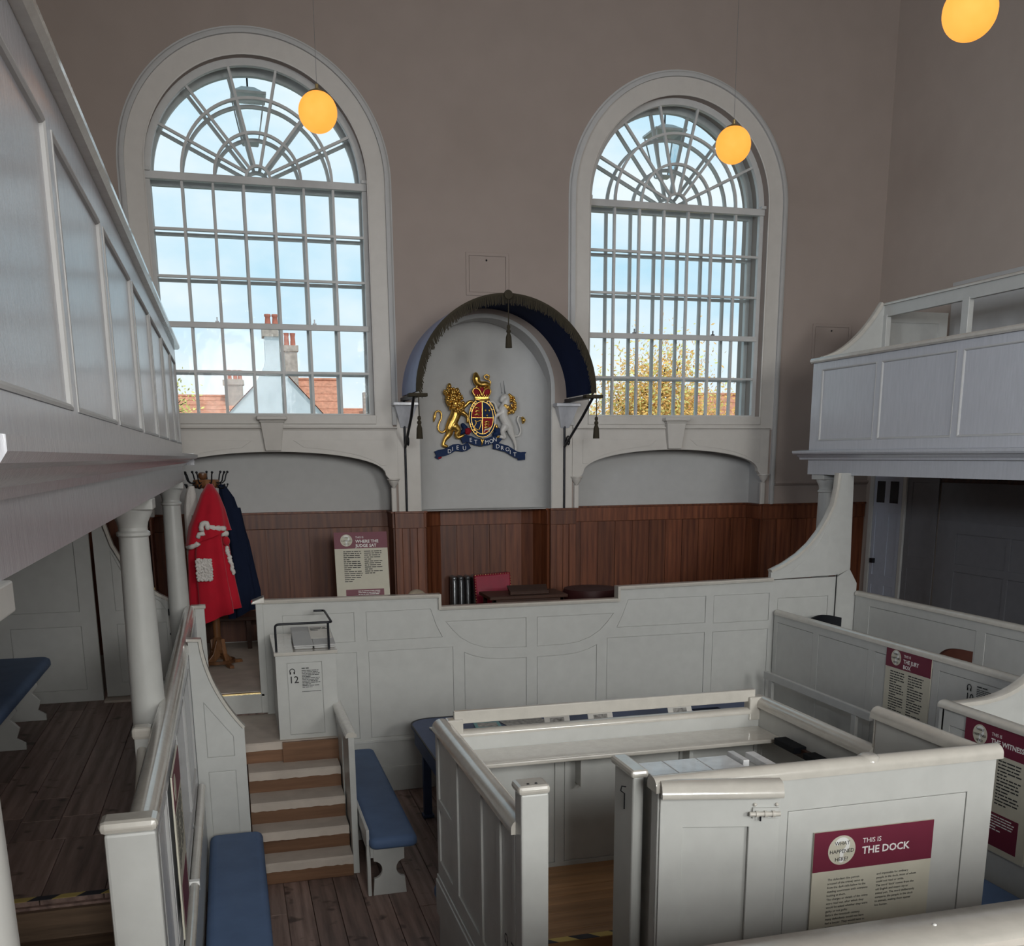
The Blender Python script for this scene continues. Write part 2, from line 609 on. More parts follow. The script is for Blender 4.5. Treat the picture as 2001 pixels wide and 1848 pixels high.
X_, Y_, Z_ = Vector((1, 0, 0)), Vector((0, 1, 0)), Vector((0, 0, 1))

def fwall(parent, O, U, outline, panels, th=0.05, mat='grey', recess=0.004, gap=0.004, core=True, bead=False, names=('core', 'frame', 'panel'), V=Z_, frame_t=0.012):
    """panelled wall: core slab, frame with openings, one panel in each opening. Front face through O, normal = U x V."""
    U = Vector(U)
    N = U.cross(V).normalized()
    O = Vector(O)
    if core:
        MB().plate(O-N*frame_t, U, V, outline, (), th-frame_t).build(names[0], mat, parent)
    MB().plate(O, U, V, outline, panels, frame_t).build(names[1], mat, parent, bevel=0.002)
    for p in panels:
        q = inset(p, gap)
        MB().plate(O-N*recess, U, V, q, (), frame_t-recess-0.0005).build(names[2], mat, parent, bevel=0.002)
        if bead:
            path = [O+U*a[0]+V*a[1] for a in p]
            ar = sum(p[i][0]*p[(i+1) % len(p)][1]-p[(i+1) % len(p)][0]*p[i][1] for i in range(len(p)))
            if ar < 0:
                path.reverse()
            MB().sweep([(0, -frame_t), (0.022, -frame_t), (0.016, -0.001), (0.008, 0.004), (0, 0.003)], path, N, True).build('bead_moulding', 'grey_flat', parent, smooth=35)

def capprof(w, h, n=8):
    """half round cap profile, centred, from 0 up to h."""
    return [(-w/2, 0), (w/2, 0)] + [(w/2*math.cos(PI*i/n), h*0.35+h*0.65*math.sin(PI*i/n)) for i in range(n+1)]

def arc(cx, cz, r, a0, a1, n):
    return [(cx+r*math.cos(math.radians(a0+(a1-a0)*i/n)), cz+r*math.sin(math.radians(a0+(a1-a0)*i/n))) for i in range(n+1)]

def bez(p0, p1, p2, n=10):
    return [tuple((1-t)**2*a+2*t*(1-t)*b+t*t*c for a, b, c in zip(p0, p1, p2)) for t in [i/n for i in range(n+1)]]

def boardrun(parent, name, mat, x0, x1, y0, y1, ztop, w, along='y', t=0.025, joints=2, gap=0.004, seed=1):
    rnd = random.Random(seed)
    a0, a1, l0, l1 = (x0, x1, y0, y1) if along == 'y' else (y0, y1, x0, x1)
    n = max(1, round((a1-a0)/w))
    w = (a1-a0)/n
    for i in range(n):
        cuts = sorted([l0, l1] + [rnd.uniform(l0+0.3, l1-0.3) for _ in range(joints if l1-l0 > 1.2 else 0)])
        for c0, c1 in zip(cuts[:-1], cuts[1:]):
            if c1-c0 < 0.05:
                continue
            zz = ztop - rnd.uniform(0, 0.0025)
            a, b = a0+i*w+gap/2, a0+(i+1)*w-gap/2
            mb = MB()
            if along == 'y':
                mb.box(a, b, c0+gap/2, c1-gap/2, zz-t, zz)
            else:
                mb.box(c0+gap/2, c1-gap/2, a, b, zz-t, zz)
            mb.build(name, mat, parent, bevel=0.003)
# ------------------------------------------------------------------ setting: floors
D = 11.8
XL, XRW = -2.25, 8.15
YF = -5.0
CEIL = 8.8

fl = struct(MB().box(XL, XRW, YF, 12.5, -0.3, -0.03).build('floor', 'board'), 'dark timber floor of the court')
boardrun(fl, 'floorboard', 'board', -0.35, 5.45, 4.6, 9.40, 0.0, 0.19, 'y', 0.03, 2, seed=3)

fa = struct(MB().box(XL, -0.44, 5.1, 9.62, 0.0, 1.022).build('floor_aisle', 'board'), 'raised timber floor of the side aisle')
boardrun(fa, 'floorboard', 'board', XL, -0.44, 6.0, 9.60, 1.05, 0.235, 'y', 0.028, 2, seed=11)
boardrun(fa, 'floorboard', 'board', XL, -0.44, 5.12, 6.0, 1.05, 0.30, 'y', 0.028, 0, seed=12)
for i, (yy, zz) in enumerate(((4.80, 0.86), (4.50, 0.67), (4.20, 0.48))):
    MB().box(XL, -0.44, yy, yy+0.33, zz-0.04, zz).build('tread', 'board_x', fa, bevel=0.006)
    MB().box(XL, -0.44, yy+0.265, yy+0.295, zz, zz+0.15).build('riser', 'board_x', fa)
    MB().box(XL, -0.44, yy+0.02, yy+0.04, 0.0, zz-0.04).build('carcass', 'board_x', fa)
tp = thing('hazard_tape', (-1.3, 5.14, 1.05), 'yellow and black striped tape on the aisle step edge', 'tape')
for i in range(16):
    x = XL + i*0.115
    MB().plate((x, 5.115, 1.053), X_, Y_, [(0, 0), (0.115, 0), (0.155, 0.05), (0.04, 0.05)], (), 0.002).build('stripe', 'tape_y' if i % 2 else 'tape_k', tp)

fj = struct(MB().box(-1.25, XRW, 9.46, 12.3, 0.0, 1.045).build('floor_judge_platform', 'board'), 'raised platform behind the judge bench')
MB().box(-1.2, XRW-0.05, 9.46, 12.15, 1.045, 1.068).build('carpet', 'carpet', fj)
MB().box(-0.29, 0.18, 9.37, 9.47, 0.88, 1.045).build('riser', 'grey', fj)
MB().box(-0.30, 0.20, 9.35, 9.47, 1.045, 1.062).build('threshold', 'grey', fj)
MB().box(-0.29, 0.20, 9.385, 9.415, 1.062, 1.071).build('brass_strip', 'brass', fj)
struct(MB().box(5.5, XRW, 2.0, 9.36, 0.0, 0.6).build('floor_jury', 'board'), 'raised floor inside the jury box')
struct(MB().box(-0.3, 5.4, -4.9, 1.85, 0.0, 1.3).build('floor_public_tier', 'board'), 'raised public tier')

# ------------------------------------------------------------------ setting: walls
WIN = ((0.525, 1), (5.375, 2))
SPR = 6.10          # springing of the window arches
def arch_outline(cx, hw, zb, spr, r=None, n=40):
    r = r or hw
    return [(cx-hw, zb), (cx+hw, zb)] + arc(cx, spr, r, 0, 180, n)
NX0, NX1 = 2.17, 3.77
niche_hole = arch_outline(2.97, 0.80, 1.0, 3.95, n=32)
bayL, bayR = rect(-0.86, 1.88, 1.0, 3.46), rect(4.05, 6.64, 1.0, 3.46)
holes = [arch_outline(cx, 1.15, 3.60, SPR) for cx, _ in WIN] + [niche_hole, bayL, bayR]
wb = struct(MB().plate((0, D, 0), X_, Z_, rect(XL-0.1, XRW+0.1, 0, CEIL), holes, 0.66).build('wall_back', 'plaster', smooth=25), 'tall taupe plaster wall with two arched windows')
MB().box(-0.95, 1.95, 12.2, 12.46, 1.0, 3.5).build('bay_back', 'grey_flat', wb)
MB().box(4.0, 6.7, 12.2, 12.46, 1.0, 3.5).build('bay_back', 'grey_flat', wb)
# returns of the bays get the same paint
for x0, x1 in ((-0.862, -0.855), (1.875, 1.882), (4.048, 4.055), (6.635, 6.642)):
    MB().box(x0, x1, D+0.005, 12.2, 2.57, 3.45).build('bay_return', 'grey_flat', wb)
plan = [(2.174, D+0.002), (2.176, 11.92), (2.20, 12.02), (2.26, 12.10), (2.36, 12.155), (2.50, 12.18), (2.97, 12.19), (3.44, 12.18), (3.58, 12.155), (3.68, 12.10), (3.74, 12.02), (3.764, 11.92), (3.766, D+0.002)]
rings = [[(p[0], p[1], z) for p in plan] + [(3.766, 12.44, z), (2.174, 12.44, z)] for z in (2.55, 4.8)]
MB().loft(rings).build('niche_lining', 'grey_flat', wb, smooth=30)
MB().plate((0, D-0.004, 0), X_, Z_, arch_outline(2.97, 0.84, 2.57, 3.95, n=40), [arch_outline(2.97, 0.795, 2.56, 3.95, n=40)[1:1]+[(2.175, 2.575), (3.765, 2.575)]+arc(2.97, 3.95, 0.795, 0, 180, 40)], 0.36).build('niche_soffit', 'grey_flat', wb, smooth=25)
for x0, x1 in ((1.905, 2.168), (3.772, 4.03)):
    MB().box(x0, x1, D-0.012, D, 2.57, 3.80).build('pilaster', 'white_join', wb, bevel=0.003)
struct(MB().plate((XRW, 0, 0), -Y_, Z_, rect(-12.5, 5.1, 0, CEIL), (), 0.3).build('wall_right', 'plaster_r'), 'warm plaster side wall above the far gallery')
wl = struct(MB().plate((XL, 0, 0), Y_, Z_, rect(-5.1, 12.5, 0, CEIL), [rect(-3.6, -1.6, 4.35, 5.75), rect(0.2, 2.2, 4.35, 5.75), rect(4.0, 6.0, 4.35, 5.75)], 0.3).build('wall_left', 'plaster'), 'side wall behind the near gallery')
for y0 in (-3.6, 0.2, 4.0):  # unseen openings and bars added around the side fill lights
    mb = MB()
    for k in range(4):
        mb.box(XL-0.2, XL-0.15, y0+k*2.0/3-0.03, y0+k*2.0/3+0.03, 4.35, 5.75)
        mb.box(XL-0.2, XL-0.15, y0, y0+2.0, 4.35+k*1.4/3-0.03, 4.35+k*1.4/3+0.03)
    mb.build('window_bars', 'sash', wl)
struct(MB().box(XL-0.3, XRW+0.3, YF-0.3, 12.5, CEIL, CEIL+0.25).build('ceiling', 'ceiling'), 'high plaster ceiling')
wf = struct(MB().plate((0, YF, 0), -X_, Z_, rect(-XRW-0.3, -XL+0.3, 0, CEIL), [rect(-1.7, 0.5, 2.9, 6.3), rect(-6.4, -4.2, 2.9, 6.3)], 0.35).build('wall_front', 'plaster'), 'wall behind the viewer')
for x0 in (-0.5, 4.2):  # unseen openings and bars, added around the assumed rear lights
    mb = MB()
    for k in range(5):
        mb.box(x0+k*2.2/4-0.025, x0+k*2.2/4+0.025, YF-0.25, YF-0.2, 2.9, 6.3)
        mb.box(x0, x0+2.2, YF-0.25, YF-0.2, 2.9+k*3.4/4-0.025, 2.9+k*3.4/4+0.025)
    mb.build('window_bars', 'sash', wf)
t1 = struct(MB().extrude([(0, 0), (0, 0.05), (-0.03, 0.05), (-0.04, 0.035), (-0.02, 0.01)], (6.78, D, 2.80), (XRW, D, 2.80), Y_).build('trim_1', 'plaster'), 'thin moulding on the back wall above the dark wainscot')
for hx0, hx1, hz0, hz1, lab in ((2.75, 3.25, 4.98, 5.44, 'painted square hatch on the wall above the canopy'), (7.21, 7.76, 4.30, 4.79, 'painted square hatch on the wall behind the far gallery end')):
    t = thing('wall_hatch', ((hx0+hx1)/2, D, hz0), lab, 'hatch')
    MB().plate((0, D-0.014, 0), X_, Z_, rect(hx0, hx1, hz0, hz1), [rect(hx0+0.035, hx1-0.035, hz0+0.035, hz1-0.035)], 0.014).build('frame', 'plaster', t, bevel=0.003)
    MB().box(hx0+0.04, hx1-0.04, D-0.008, D, hz0+0.04, hz1-0.04).build('lid', 'plaster', t)
    MB().ball(((hx0+hx1)/2-0.01, D-0.012, hz1-0.08), 0.011).build('knob', 'black', t, smooth=180)

# ------------------------------------------------------------------ windows
GX = 1.10
ROWS = [3.68, 4.12, 4.585, 5.09, 5.56, 6.035]
rect_mesh = {}
def make_window(cx, n, ap):
    w = struct(thing('window_%d' % n, (cx, D, 3.6)), 'tall arched sash window with a fan of panes' + (' beside the near gallery' if n == 1 else ' with dark outer bars'))
    ys = 11.95
    cz = 6.10
    # flat casing band and the outer roll moulding
    MB().plate((0, D-0.012, 0), X_, Z_, [(cx-1.34, 3.50), (cx+1.34, 3.50)] + arc(cx, SPR, 1.34, 0, 180, 48), [arch_outline(cx, 1.148, 3.60, SPR, n=48)], 0.014).build('casing', 'white_join', w, smooth=25)
    prof = [(0.0, 0.0), (0.0, 0.045)] + [(-0.02-0.035*math.sin(PI*i/6), 0.045-0.045*(1-math.cos(PI*i/6))/2*0.9) for i in range(1, 6)] + [(-0.075, 0.005), (-0.075, 0.0)]
    lo = 2.57 if n == 2 else 3.55
    path = [(cx+1.33, D, lo)] + [(p[0], D, p[1]) for p in arc(cx, SPR, 1.33, 0, 180, 48)] + [(cx-1.33, D, 3.55 if n == 2 else 2.57)]
    MB().sweep(prof, path, -Y_).build('architrave', 'grey_flat', w, smooth=40)
    # splay bead round the opening
    path = [(cx+1.148, D-0.012, 3.6)] + [(p[0], D-0.012, p[1]) for p in arc(cx, SPR, 1.148, 0, 180, 48)] + [(cx-1.148, D-0.012, 3.6)]
    MB().sweep([(0.0, 0.012), (0.012, 0.008), (0.012, 0.0), (0.0, 0.0)], path, -Y_).build('inner_bead', 'white_join', w, smooth=40)
    # sash frame
    MB().plate((0, ys-0.03, 0), X_, Z_, arch_outline(cx, 1.155, 3.58, cz, n=48), [rect(cx-GX, cx+GX, ROWS[0], ROWS[5]), [(cx-1.08, cz), (cx+1.08, cz)] + arc(cx, cz, 1.08, 0, 180, 48)[1:-1]], 0.06).build('sash_frame', 'sash', w, smooth=25)
    MB().box(cx-1.15, cx+1.15, ys-0.06, ys-0.02, 6.03, 6.105).build('transom', 'sash', w, bevel=0.006)
    MB().box(cx-1.12, cx+1.12, ys-0.05, ys-0.01, ROWS[2]-0.015, ROWS[2]+0.045).build('meeting_rail', 'sash', w, bevel=0.005)
    MB().box(cx-1.15, cx+1.15, D-0.03, ys, 3.56, 3.66).build('bottom_rail', 'white_join', w, bevel=0.005)
    for sx in (-0.52, 0.52):
        MB().box(cx+sx-0.02, cx+sx+0.02, ys-0.045, ys-0.015, ROWS[2]+0.045, ROWS[2]+0.06).box(cx+sx-0.006, cx+sx+0.006, ys-0.04, ys-0.025, ROWS[2]+0.06, ROWS[2]+0.10).build('sash_lift', 'steel', w)
    for sx in (-1, 1):
        MB().box(cx+sx*1.14-0.05, cx+sx*1.14+0.05, ys-0.09, ys-0.03, 6.10, 6.135).build('sash_stop', 'sash', w, bevel=0.004)
    def bars(yy, name, mat, bw, bd, sc_=1.0):
        mb = MB()
        for i in range(1, 7):
            x = cx-GX+2*GX*i/7
            mb.box(x-bw/2, x+bw/2, yy-bd/2, yy+bd/2, ROWS[0], ROWS[5])
        for z in (ROWS[1], ROWS[3], ROWS[4]):
            mb.box(cx-GX, cx+GX, yy-bd/2+0.002, yy+bd/2-0.002, z-bw/2, z+bw/2)
        for r in (0.125, 0.45, 0.78):
            a = arc(cx, cz, r+bw/2, 0, 180, 36) + arc(cx, cz, r-bw/2, 180, 0, 36)
            mb.plate((0, yy-bd/2, 0), X_, Z_, a, (), bd)
        for k in range(1, 7):
            a = PI*k/7
            d = Vector((math.cos(a), 0, math.sin(a)))
            c0 = Vector((cx, yy, cz))
            mb.beam(c0+d*0.13, c0+d*1.09, bw, bd-0.004, Y_.cross(d).cross(d))
        return mb.build(name, mat, w)
    bars(ys, 'glazing_bars', 'sash', 0.026, 0.045)
    # outer window in the same opening
    MB().plate((0, 12.20, 0), X_, Z_, arch_outline(cx, 1.16, 3.58, cz, n=48), [rect(cx-GX, cx+GX, ROWS[0], ROWS[5]), [(cx-1.07, cz), (cx+1.07, cz)] + arc(cx, cz, 1.07, 0, 180, 48)[1:-1]], 0.06).build('outer_frame', 'sash', w, smooth=25)
    bars(12.23, 'outer_bars', 'sash', 0.034, 0.04)
    # panes
    pw = 2*GX/7
    for r in range(5):
        for c in range(7):
            x0 = cx-GX+pw*c
            hgt = ROWS[r+1]-ROWS[r]
            key = round(hgt, 3)
            cc = Vector((x0+pw/2, ys, (ROWS[r]+ROWS[r+1])/2))
            if key not in rect_mesh:
                o = MB().box(x0+0.006, x0+pw-0.006, ys-0.0015, ys+0.0015, ROWS[r]+0.006, ROWS[r+1]-0.006).build('pane', 'glass', w)
                rect_mesh[key] = o.data
            else:
                place('pane', rect_mesh[key], cc, None, w)
    radii = (0.13, 0.45, 0.78, 1.075)
    for k in range(7):
        for j in range(3):
            a0, a1 = 180*k/7+0.3, 180*(k+1)/7-0.3
            MB().plate((0, ys-0.0015, 0), X_, Z_, arc(cx, cz, radii[j+1]-0.004, a0, a1, 6)+arc(cx, cz, radii[j]+0.004, a1, a0, 6), (), 0.003).build('pane', 'glass', w)
    MB().plate((0, ys-0.0015, 0), X_, Z_, arc(cx, cz, 0.12, 0, 180, 12), (), 0.003).build('pane', 'glass', w)
    # sill moulding, arched apron, keystone and pendants below
    a0, a1 = ap
    MB().extrude([(0, 0), (0, 0.055), (-0.055, 0.055), (-0.06, 0.04), (-0.035, 0.03), (-0.03, 0.012), (-0.012, 0.0)], (a0, D+0.01, 3.475), (a1, D+0.01, 3.475), Y_).build('sill_moulding', 'white_join', w)
    mid, hw = (a0+a1)/2, (a1-a0)/2
    el = [(mid+(hw-0.14)*math.cos(math.radians(180-180*i/40)), 2.99+0.27*math.sin(math.radians(180*i/40))**0.9) for i in range(41)]
    outl = [(a0, 3.49), (a0, 2.945), (a0+0.10, 2.945)] + el + [(a1-0.10, 2.945), (a1, 2.945), (a1, 3.49)]
    MB().plate((0, D-0.02, 0), X_, Z_, outl, (), 0.07).build('apron', 'white_join', w, smooth=20)
    # sunk spandrel line on the apron
    for s in (-1, 1):
        pts = [(mid+s*0.22, 3.385), (mid+s*(hw-0.13), 3.385), (mid+s*(hw-0.13), 3.10)]
        cv = [(mid+s*(hw-0.16)*math.cos(math.radians(t)), 3.03+0.285*math.sin(math.radians(t))) for t in range(14, 80, 6)]
        poly = pts + cv
        MB().plate((0, D-0.026, 0), X_, Z_, poly, (), 0.006).build('spandrel', 'white_join', w, bevel=0.002)
    MB().box(mid-0.165, mid+0.165, D-0.15, D-0.02, 3.60, 3.645).box(mid-0.14, mid+0.14, D-0.12, D-0.02, 3.575, 3.60).build('keystone_cap', 'white_join', w, bevel=0.012)
    MB().loft([[(mid-0.085, D-0.075, 3.27), (mid+0.085, D-0.075, 3.27), (mid+0.085, D-0.02, 3.27), (mid-0.085, D-0.02, 3.27)],
               [(mid-0.125, D-0.105, 3.577), (mid+0.125, D-0.105, 3.577), (mid+0.125, D-0.02, 3.577), (mid-0.125, D-0.02, 3.577)]]).build('keystone', 'white_join', w, bevel=0.006)
    for px in (a0+0.055, a1-0.055):
        MB().lathe([(0.0, 2.84), (0.018, 2.845), (0.022, 2.86), (0.045, 2.885), (0.058, 2.92), (0.06, 2.93), (0.075, 2.935), (0.075, 2.95), (0.0, 2.95)], (px, D-0.02, 0), 20).build('pendant', 'white_join', w, smooth=40)
        MB().box(px-0.03, px+0.03, D-0.025, D+0.02, 2.57, 2.85).build('pendant_shaft', 'white_join', w, bevel=0.01)
make_window(WIN[0][0], 1, (-0.88, 1.905))
make_window(WIN[1][0], 2, (4.03, 6.665))

# ------------------------------------------------------------------ oak wainscot along the back wall
wn = struct(thing('trim_2', (2.97, D, 1.07)), 'brown oak wainscot of vertical planks round the judge platform')
def wains(A, B, n=None, top=2.57, rail=0.19, stile=0.0):
    A, B = Vector((A[0], A[1], 0)), Vector((B[0], B[1], 0))
    L = (B-A).length
    U = (B-A).normalized()
    n = n or max(1, round(L/0.235))
    N = U.cross(Z_)
    MB().plate(A+N*0.006, U, Z_, rect(0, L, 1.07, top), (), 0.02).build('backing', 'wains', wn)
    MB().plate(A+N*0.026, U, Z_, rect(0, L, top-rail, top), (), 0.022).build('top_rail', 'wains', wn, bevel=0.003)
    MB().plate(A+N*0.040, U, Z_, rect(-0.005, L+0.005, top-0.02, top+0.004), (), 0.045).build('cap', 'wains', wn, bevel=0.004)
    if stile:
        for u in (0, L-stile):
            MB().plate(A+N*0.026, U, Z_, rect(u, u+stile, 1.07, top-rail), (), 0.022).build('stile', 'wains', wn, bevel=0.003)
    w = (L-2*stile)/n
    for i in range(n):
        MB().plate(A+N*0.018, U, Z_, rect(stile+i*w+0.003, stile+(i+1)*w-0.003, 1.07, top-rail-0.003), (), 0.014).build('plank', 'wains', wn, bevel=0.003)
wains((XL+0.02, D), (-0.87, D))
wains((-0.86, D), (-0.86, 12.2), 1)
wains((-0.86, 12.2), (1.88, 12.2), 11)
wains((1.85, 12.2), (1.85, D), 2)
wains((1.85, D-0.01), (2.19, D-0.01), 2, stile=0.08)
npl = [(2.20, D), (2.24, 11.95), (2.32, 12.06), (2.45, 12.13), (3.48, 12.13), (3.62, 12.06), (3.70, 11.95), (3.74, D)]
for a, b in zip(npl[:-1], npl[1:]):
    wains(a, b, 5 if b[0]-a[0] > 0.5 else 1)
wains((3.75, D-0.01), (4.07, D-0.01), 2, stile=0.08)
wains((4.07, D), (4.07, 12.2), 2)
wains((4.05, 12.2), (6.62, 12.2), 11)
wains((6.62, 12.2), (6.62, D), 2)
wains((6.62, D), (XRW-0.02, D), 7)

# ------------------------------------------------------------------ galleries
def cornice(parent, A, B, side, name='cornice', mat='grey_old'):
    p = [(0, 0), (0.03, 0.0), (0.035, 0.02), (0.06, 0.035), (0.07, 0.05), (0.12, 0.06), (0.13, 0.075), (0.13, 0.095), (0.02, 0.105), (0, 0.105)]
    MB().extrude(p, A, B, side).build(name, mat, parent, smooth=30)

def stalls(parent, X, sgn, y0, y1, cuts, mat):
    """gallery front: plane at X facing sgn; panels between cuts."""
    U = Y_*(1 if sgn > 0 else -1)
    if sgn > 0:
        tr = lambda a, b: rect(a, b, 3.325, 4.04)
        out = rect(y0, y1, 3.24, 4.16)
    else:
        tr = lambda a, b: rect(-b, -a, 3.335, 4.085)
        out = rect(-y1, -y0, 3.24, 4.16)
    pans = [tr(a, b) for a, b in cuts]
    fwall(parent, (X, 0, 0), U, out, pans, 0.06, mat, 0.011, 0.0, True, True, frame_t=0.02)
    MB().extrude([(-0.07, 0), (0.03, 0), (0.045, 0.015), (0.045, 0.035), (0.03, 0.05), (-0.06, 0.05)], (X, y0, 4.16), (X, y1, 4.16), X_*sgn).build('handrail', 'rail', parent, smooth=40)

XGL, XGR = -0.387, 6.27
gl = thing('gallery', (XGL, 4.0, 3.0), 'near grey panelled gallery running along the left side', 'gallery', 'panelled galleries')
ycut = [-1.8, -0.6, 0.6, 1.83, 3.05, 4.22, 5.45, 6.66, 7.87, 9.07, 10.0]
stalls(gl, XGL, 1, -2.0, 10.05, [(a+0.05, b-0.05) for a, b in zip(ycut[:-1], ycut[1:])], 'grey_old')
cornice(gl, (XGL, 1.38, 3.135), (XGL, 10.2, 3.135), X_)
cornice(gl, (XL, 10.05, 3.135), (XGL+0.1, 10.05, 3.135), Y_)
MB().box(XGL-0.05, XGL-0.001, -2.0, 10.06, 2.995, 3.24).build('fascia', 'grey_old', gl)
MB().box(XL+0.005, XGL-0.05, -2.0, 10.05, 3.0, 3.12).build('deck', 'grey_flat', gl)
MB().box(XL+0.005, XGL, 10.0, 10.05, 3.0, 4.16).build('end_panel', 'grey', gl)

gr = thing('gallery', (XGR, 4.0, 3.0), 'far grey panelled gallery beyond the right window', 'gallery', 'panelled galleries')
yc2 = [10.06, 9.01, 7.845, 6.75, 5.65, 4.55, 3.45, 2.35, 1.25, 0.15]
stalls(gr, XGR, -1, 0.0, 10.2, [(b+0.04, a-0.04) for a, b in zip(yc2[:-1], yc2[1:])], 'grey_old')
cornice(gr, (XGR, 0.0, 3.135), (XGR, 10.33, 3.135), -X_)
cornice(gr, (XGR, 10.2, 3.135), (XRW, 10.2, 3.135), Y_)
MB().box(XGR, XGR+0.05, 0.0, 10.2, 2.975, 3.24).build('fascia', 'grey_old', gr)
MB().box(XGR+0.05, XRW-0.01, 10.12, 10.19, 2.975, 3.24).build('end_fascia', 'grey_old', gr)
MB().box(XGR+0.05, XRW-0.005, 0.0, 10.12, 3.0, 3.12).build('deck', 'grey_flat', gr)
# end screen of the far gallery: swept side, then a panelled end board
sw = [(6.33, 4.2)] + bez((6.36, 4.21), (6.75, 4.30), (7.06, 4.80), 12) + [(7.12, 4.80), (7.12, 3.24), (6.33, 3.24)]
MB().plate((0, 10.16, 0), X_, Z_, sw, (), 0.04).build('end_screen', 'grey', gr, bevel=0.004)
MB().sweep([(-0.02, -0.03), (0.02, -0.03), (0.025, 0.0), (0.02, 0.03), (-0.02, 0.03)], [(p[0], 10.18, p[1]+0.005) for p in sw[1:14]], -Y_).build('swept_rail', 'rail', gr, smooth=40)
fwall(gr, (0, 10.24, 0), X_, rect(7.12, 7.98, 3.24, 4.74), [rect(7.22, 7.86, 3.5, 4.62)], 0.04, 'grey', 0.008, 0.0, names=('end_core', 'end_frame', 'end_panel'))
# back row screen
bk = [(10.2, 10.1), (8.90, 8.80), (7.60, 7.50), (6.30, 6.20), (5.0, 4.9), (3.7, 3.6), (2.4, 2.3), (1.1, 1.0)]
for a, b in bk:
    MB().box(7.08, 7.14, b, a, 3.12, 4.68).build('post', 'grey', gr, bevel=0.004)
MB().box(7.085, 7.135, 0.0, 10.2, 4.66, 4.78).build('top_board', 'grey', gr, bevel=0.003)
MB().extrude(capprof(0.10, 0.035), (7.11, 0.0, 4.78), (7.11, 10.2, 4.78), X_).build('back_rail', 'rail', gr, smooth=40)
MB().box(7.085, 7.135, 0.0, 8.8, 3.12, 4.25).build('back_board', 'grey', gr)
fwall(gr, (XRW-0.02, 0, 0), -Y_, rect(-10.40, -0.2, 3.12, 5.09), [rect(-10.2+i*1.7, -10.2+i*1.7+1.5, 3.5, 4.95) for i in range(5)], 0.02, 'grey_flat', 0.006, 0.0, core=False, names=('core', 'wall_frame', 'wall_panel'))

def column(x, y, zb, ztop, label, r0=0.092, r1=0.074):
    t = thing('column', (x, y, zb), label, 'column', 'gallery columns')
    MB().box(x-0.115, x+0.115, y-0.115, y+0.115, ztop-0.055, ztop).build('abacus', 'grey', t, bevel=0.004)
    MB().lathe([(r1, ztop-0.15), (r1+0.006, ztop-0.12), (0.105, ztop-0.07), (0.105, ztop-0.055), (0, ztop-0.055)], (x, y, 0), 28).build('echinus', 'grey', t, smooth=40)
    MB().lathe([(r1, ztop-0.20), (r1+0.012, ztop-0.19), (r1+0.012, ztop-0.175), (r1, ztop-0.165)], (x, y, 0), 28).build('neck_ring', 'grey', t, smooth=40)
    h = ztop-0.15-zb
    MB().lathe([(r0+(r1-r0)*k*k, zb+h*k) for k in (0, 0.15, 0.3, 0.45, 0.6, 0.75, 0.9, 1.0)], (x, y, 0), 32).build('shaft', 'grey', t, smooth=40)
    MB().lathe([(0, zb), (r0+0.03, zb), (r0+0.035, zb+0.03), (r0+0.012, zb+0.06), (r0, zb+0.07)], (x, y, 0), 28).build('base', 'grey', t, smooth=40)
column(-0.487, 1.80, 0.0, 2.995, 'nearest grey gallery column, cut by the picture edge')
column(-0.497, 5.68, 1.05, 2.995, 'grey gallery column standing by the aisle handrail')
column(-0.487, 9.38, 1.05, 2.995, 'grey gallery column beside the coat stand')
column(6.40, 10.02, 0.6, 2.975, 'grey column under the far gallery corner')
# ------------------------------------------------------------------ judge bench front with swept wing
YB = 9.38
jb = thing('judge_bench_front', (3.2, YB, 0), 'long grey panelled front of the judge bench with a lowered centre', 'bench front')
outl = [(0.22, 0.0), (6.44, 0.0), (6.44, 1.84), (6.34, 2.0), (6.20, 1.92), (3.71, 1.89), (3.69, 1.765), (1.89, 1.765), (1.865, 1.89), (0.22, 1.905)]
mir = lambda p: [(5.59-x, z) for x, z in reversed(p)]
pB = [(1.17, 1.50), (1.90, 1.50), (1.84, 1.62), (1.79, 1.78), (1.17, 1.78)]
pC = [(1.93, 1.65)] + [(2.0, 1.56), (2.08, 1.48), (2.18, 1.42), (2.31, 1.375), (2.45, 1.36), (2.74, 1.355), (2.74, 1.65)]
pCl = [(2.11, 0.55), (2.74, 0.55), (2.74, 1.25), (2.45, 1.255), (2.31, 1.27), (2.2, 1.30), (2.11, 1.34)]
pans = [rect(0.40, 1.06, 1.50, 1.78), pB, rect(0.40, 1.07, 0.55, 1.40), rect(1.18, 2.0, 0.55, 1.40), pC, mir(pC), pCl, mir(pCl), mir(pB)[:], rect(3.59, 4.67, 0.55, 1.40), rect(4.76, 5.40, 1.49, 1.78), rect(4.76, 5.40, 0.55, 1.40), rect(5.5, 6.1, 1.0, 1.72)]
pans[8] = [(3.69, 1.50), (4.67, 1.50), (4.67, 1.78), (3.81, 1.78), (3.75, 1.62)]
fwall(jb, (0, YB, 0), X_, outl, pans, 0.06, 'grey', 0.0025, 0.0035)
MB().box(0.80, 6.40, YB-0.02, YB, 0.0, 0.25).build('baseboard', 'grey', jb, bevel=0.004)
MB().box(0.80, 5.40, YB-0.012, YB, 0.50, 0.53).build('base_fillet', 'grey', jb, bevel=0.004)
cp = [(-0.035, 0), (0.075, 0), (0.075, 0.022), (0.06, 0.034), (-0.03, 0.034), (-0.042, 0.02)]
MB().extrude(cp, (0.22, YB, 1.90), (1.875, YB, 1.886), Y_).extrude(cp, (1.88, YB, 1.765), (3.70, YB, 1.765), Y_).extrude(cp, (3.70, YB, 1.886), (5.42, YB, 1.905), Y_).build('cap_rail', 'rail', jb)
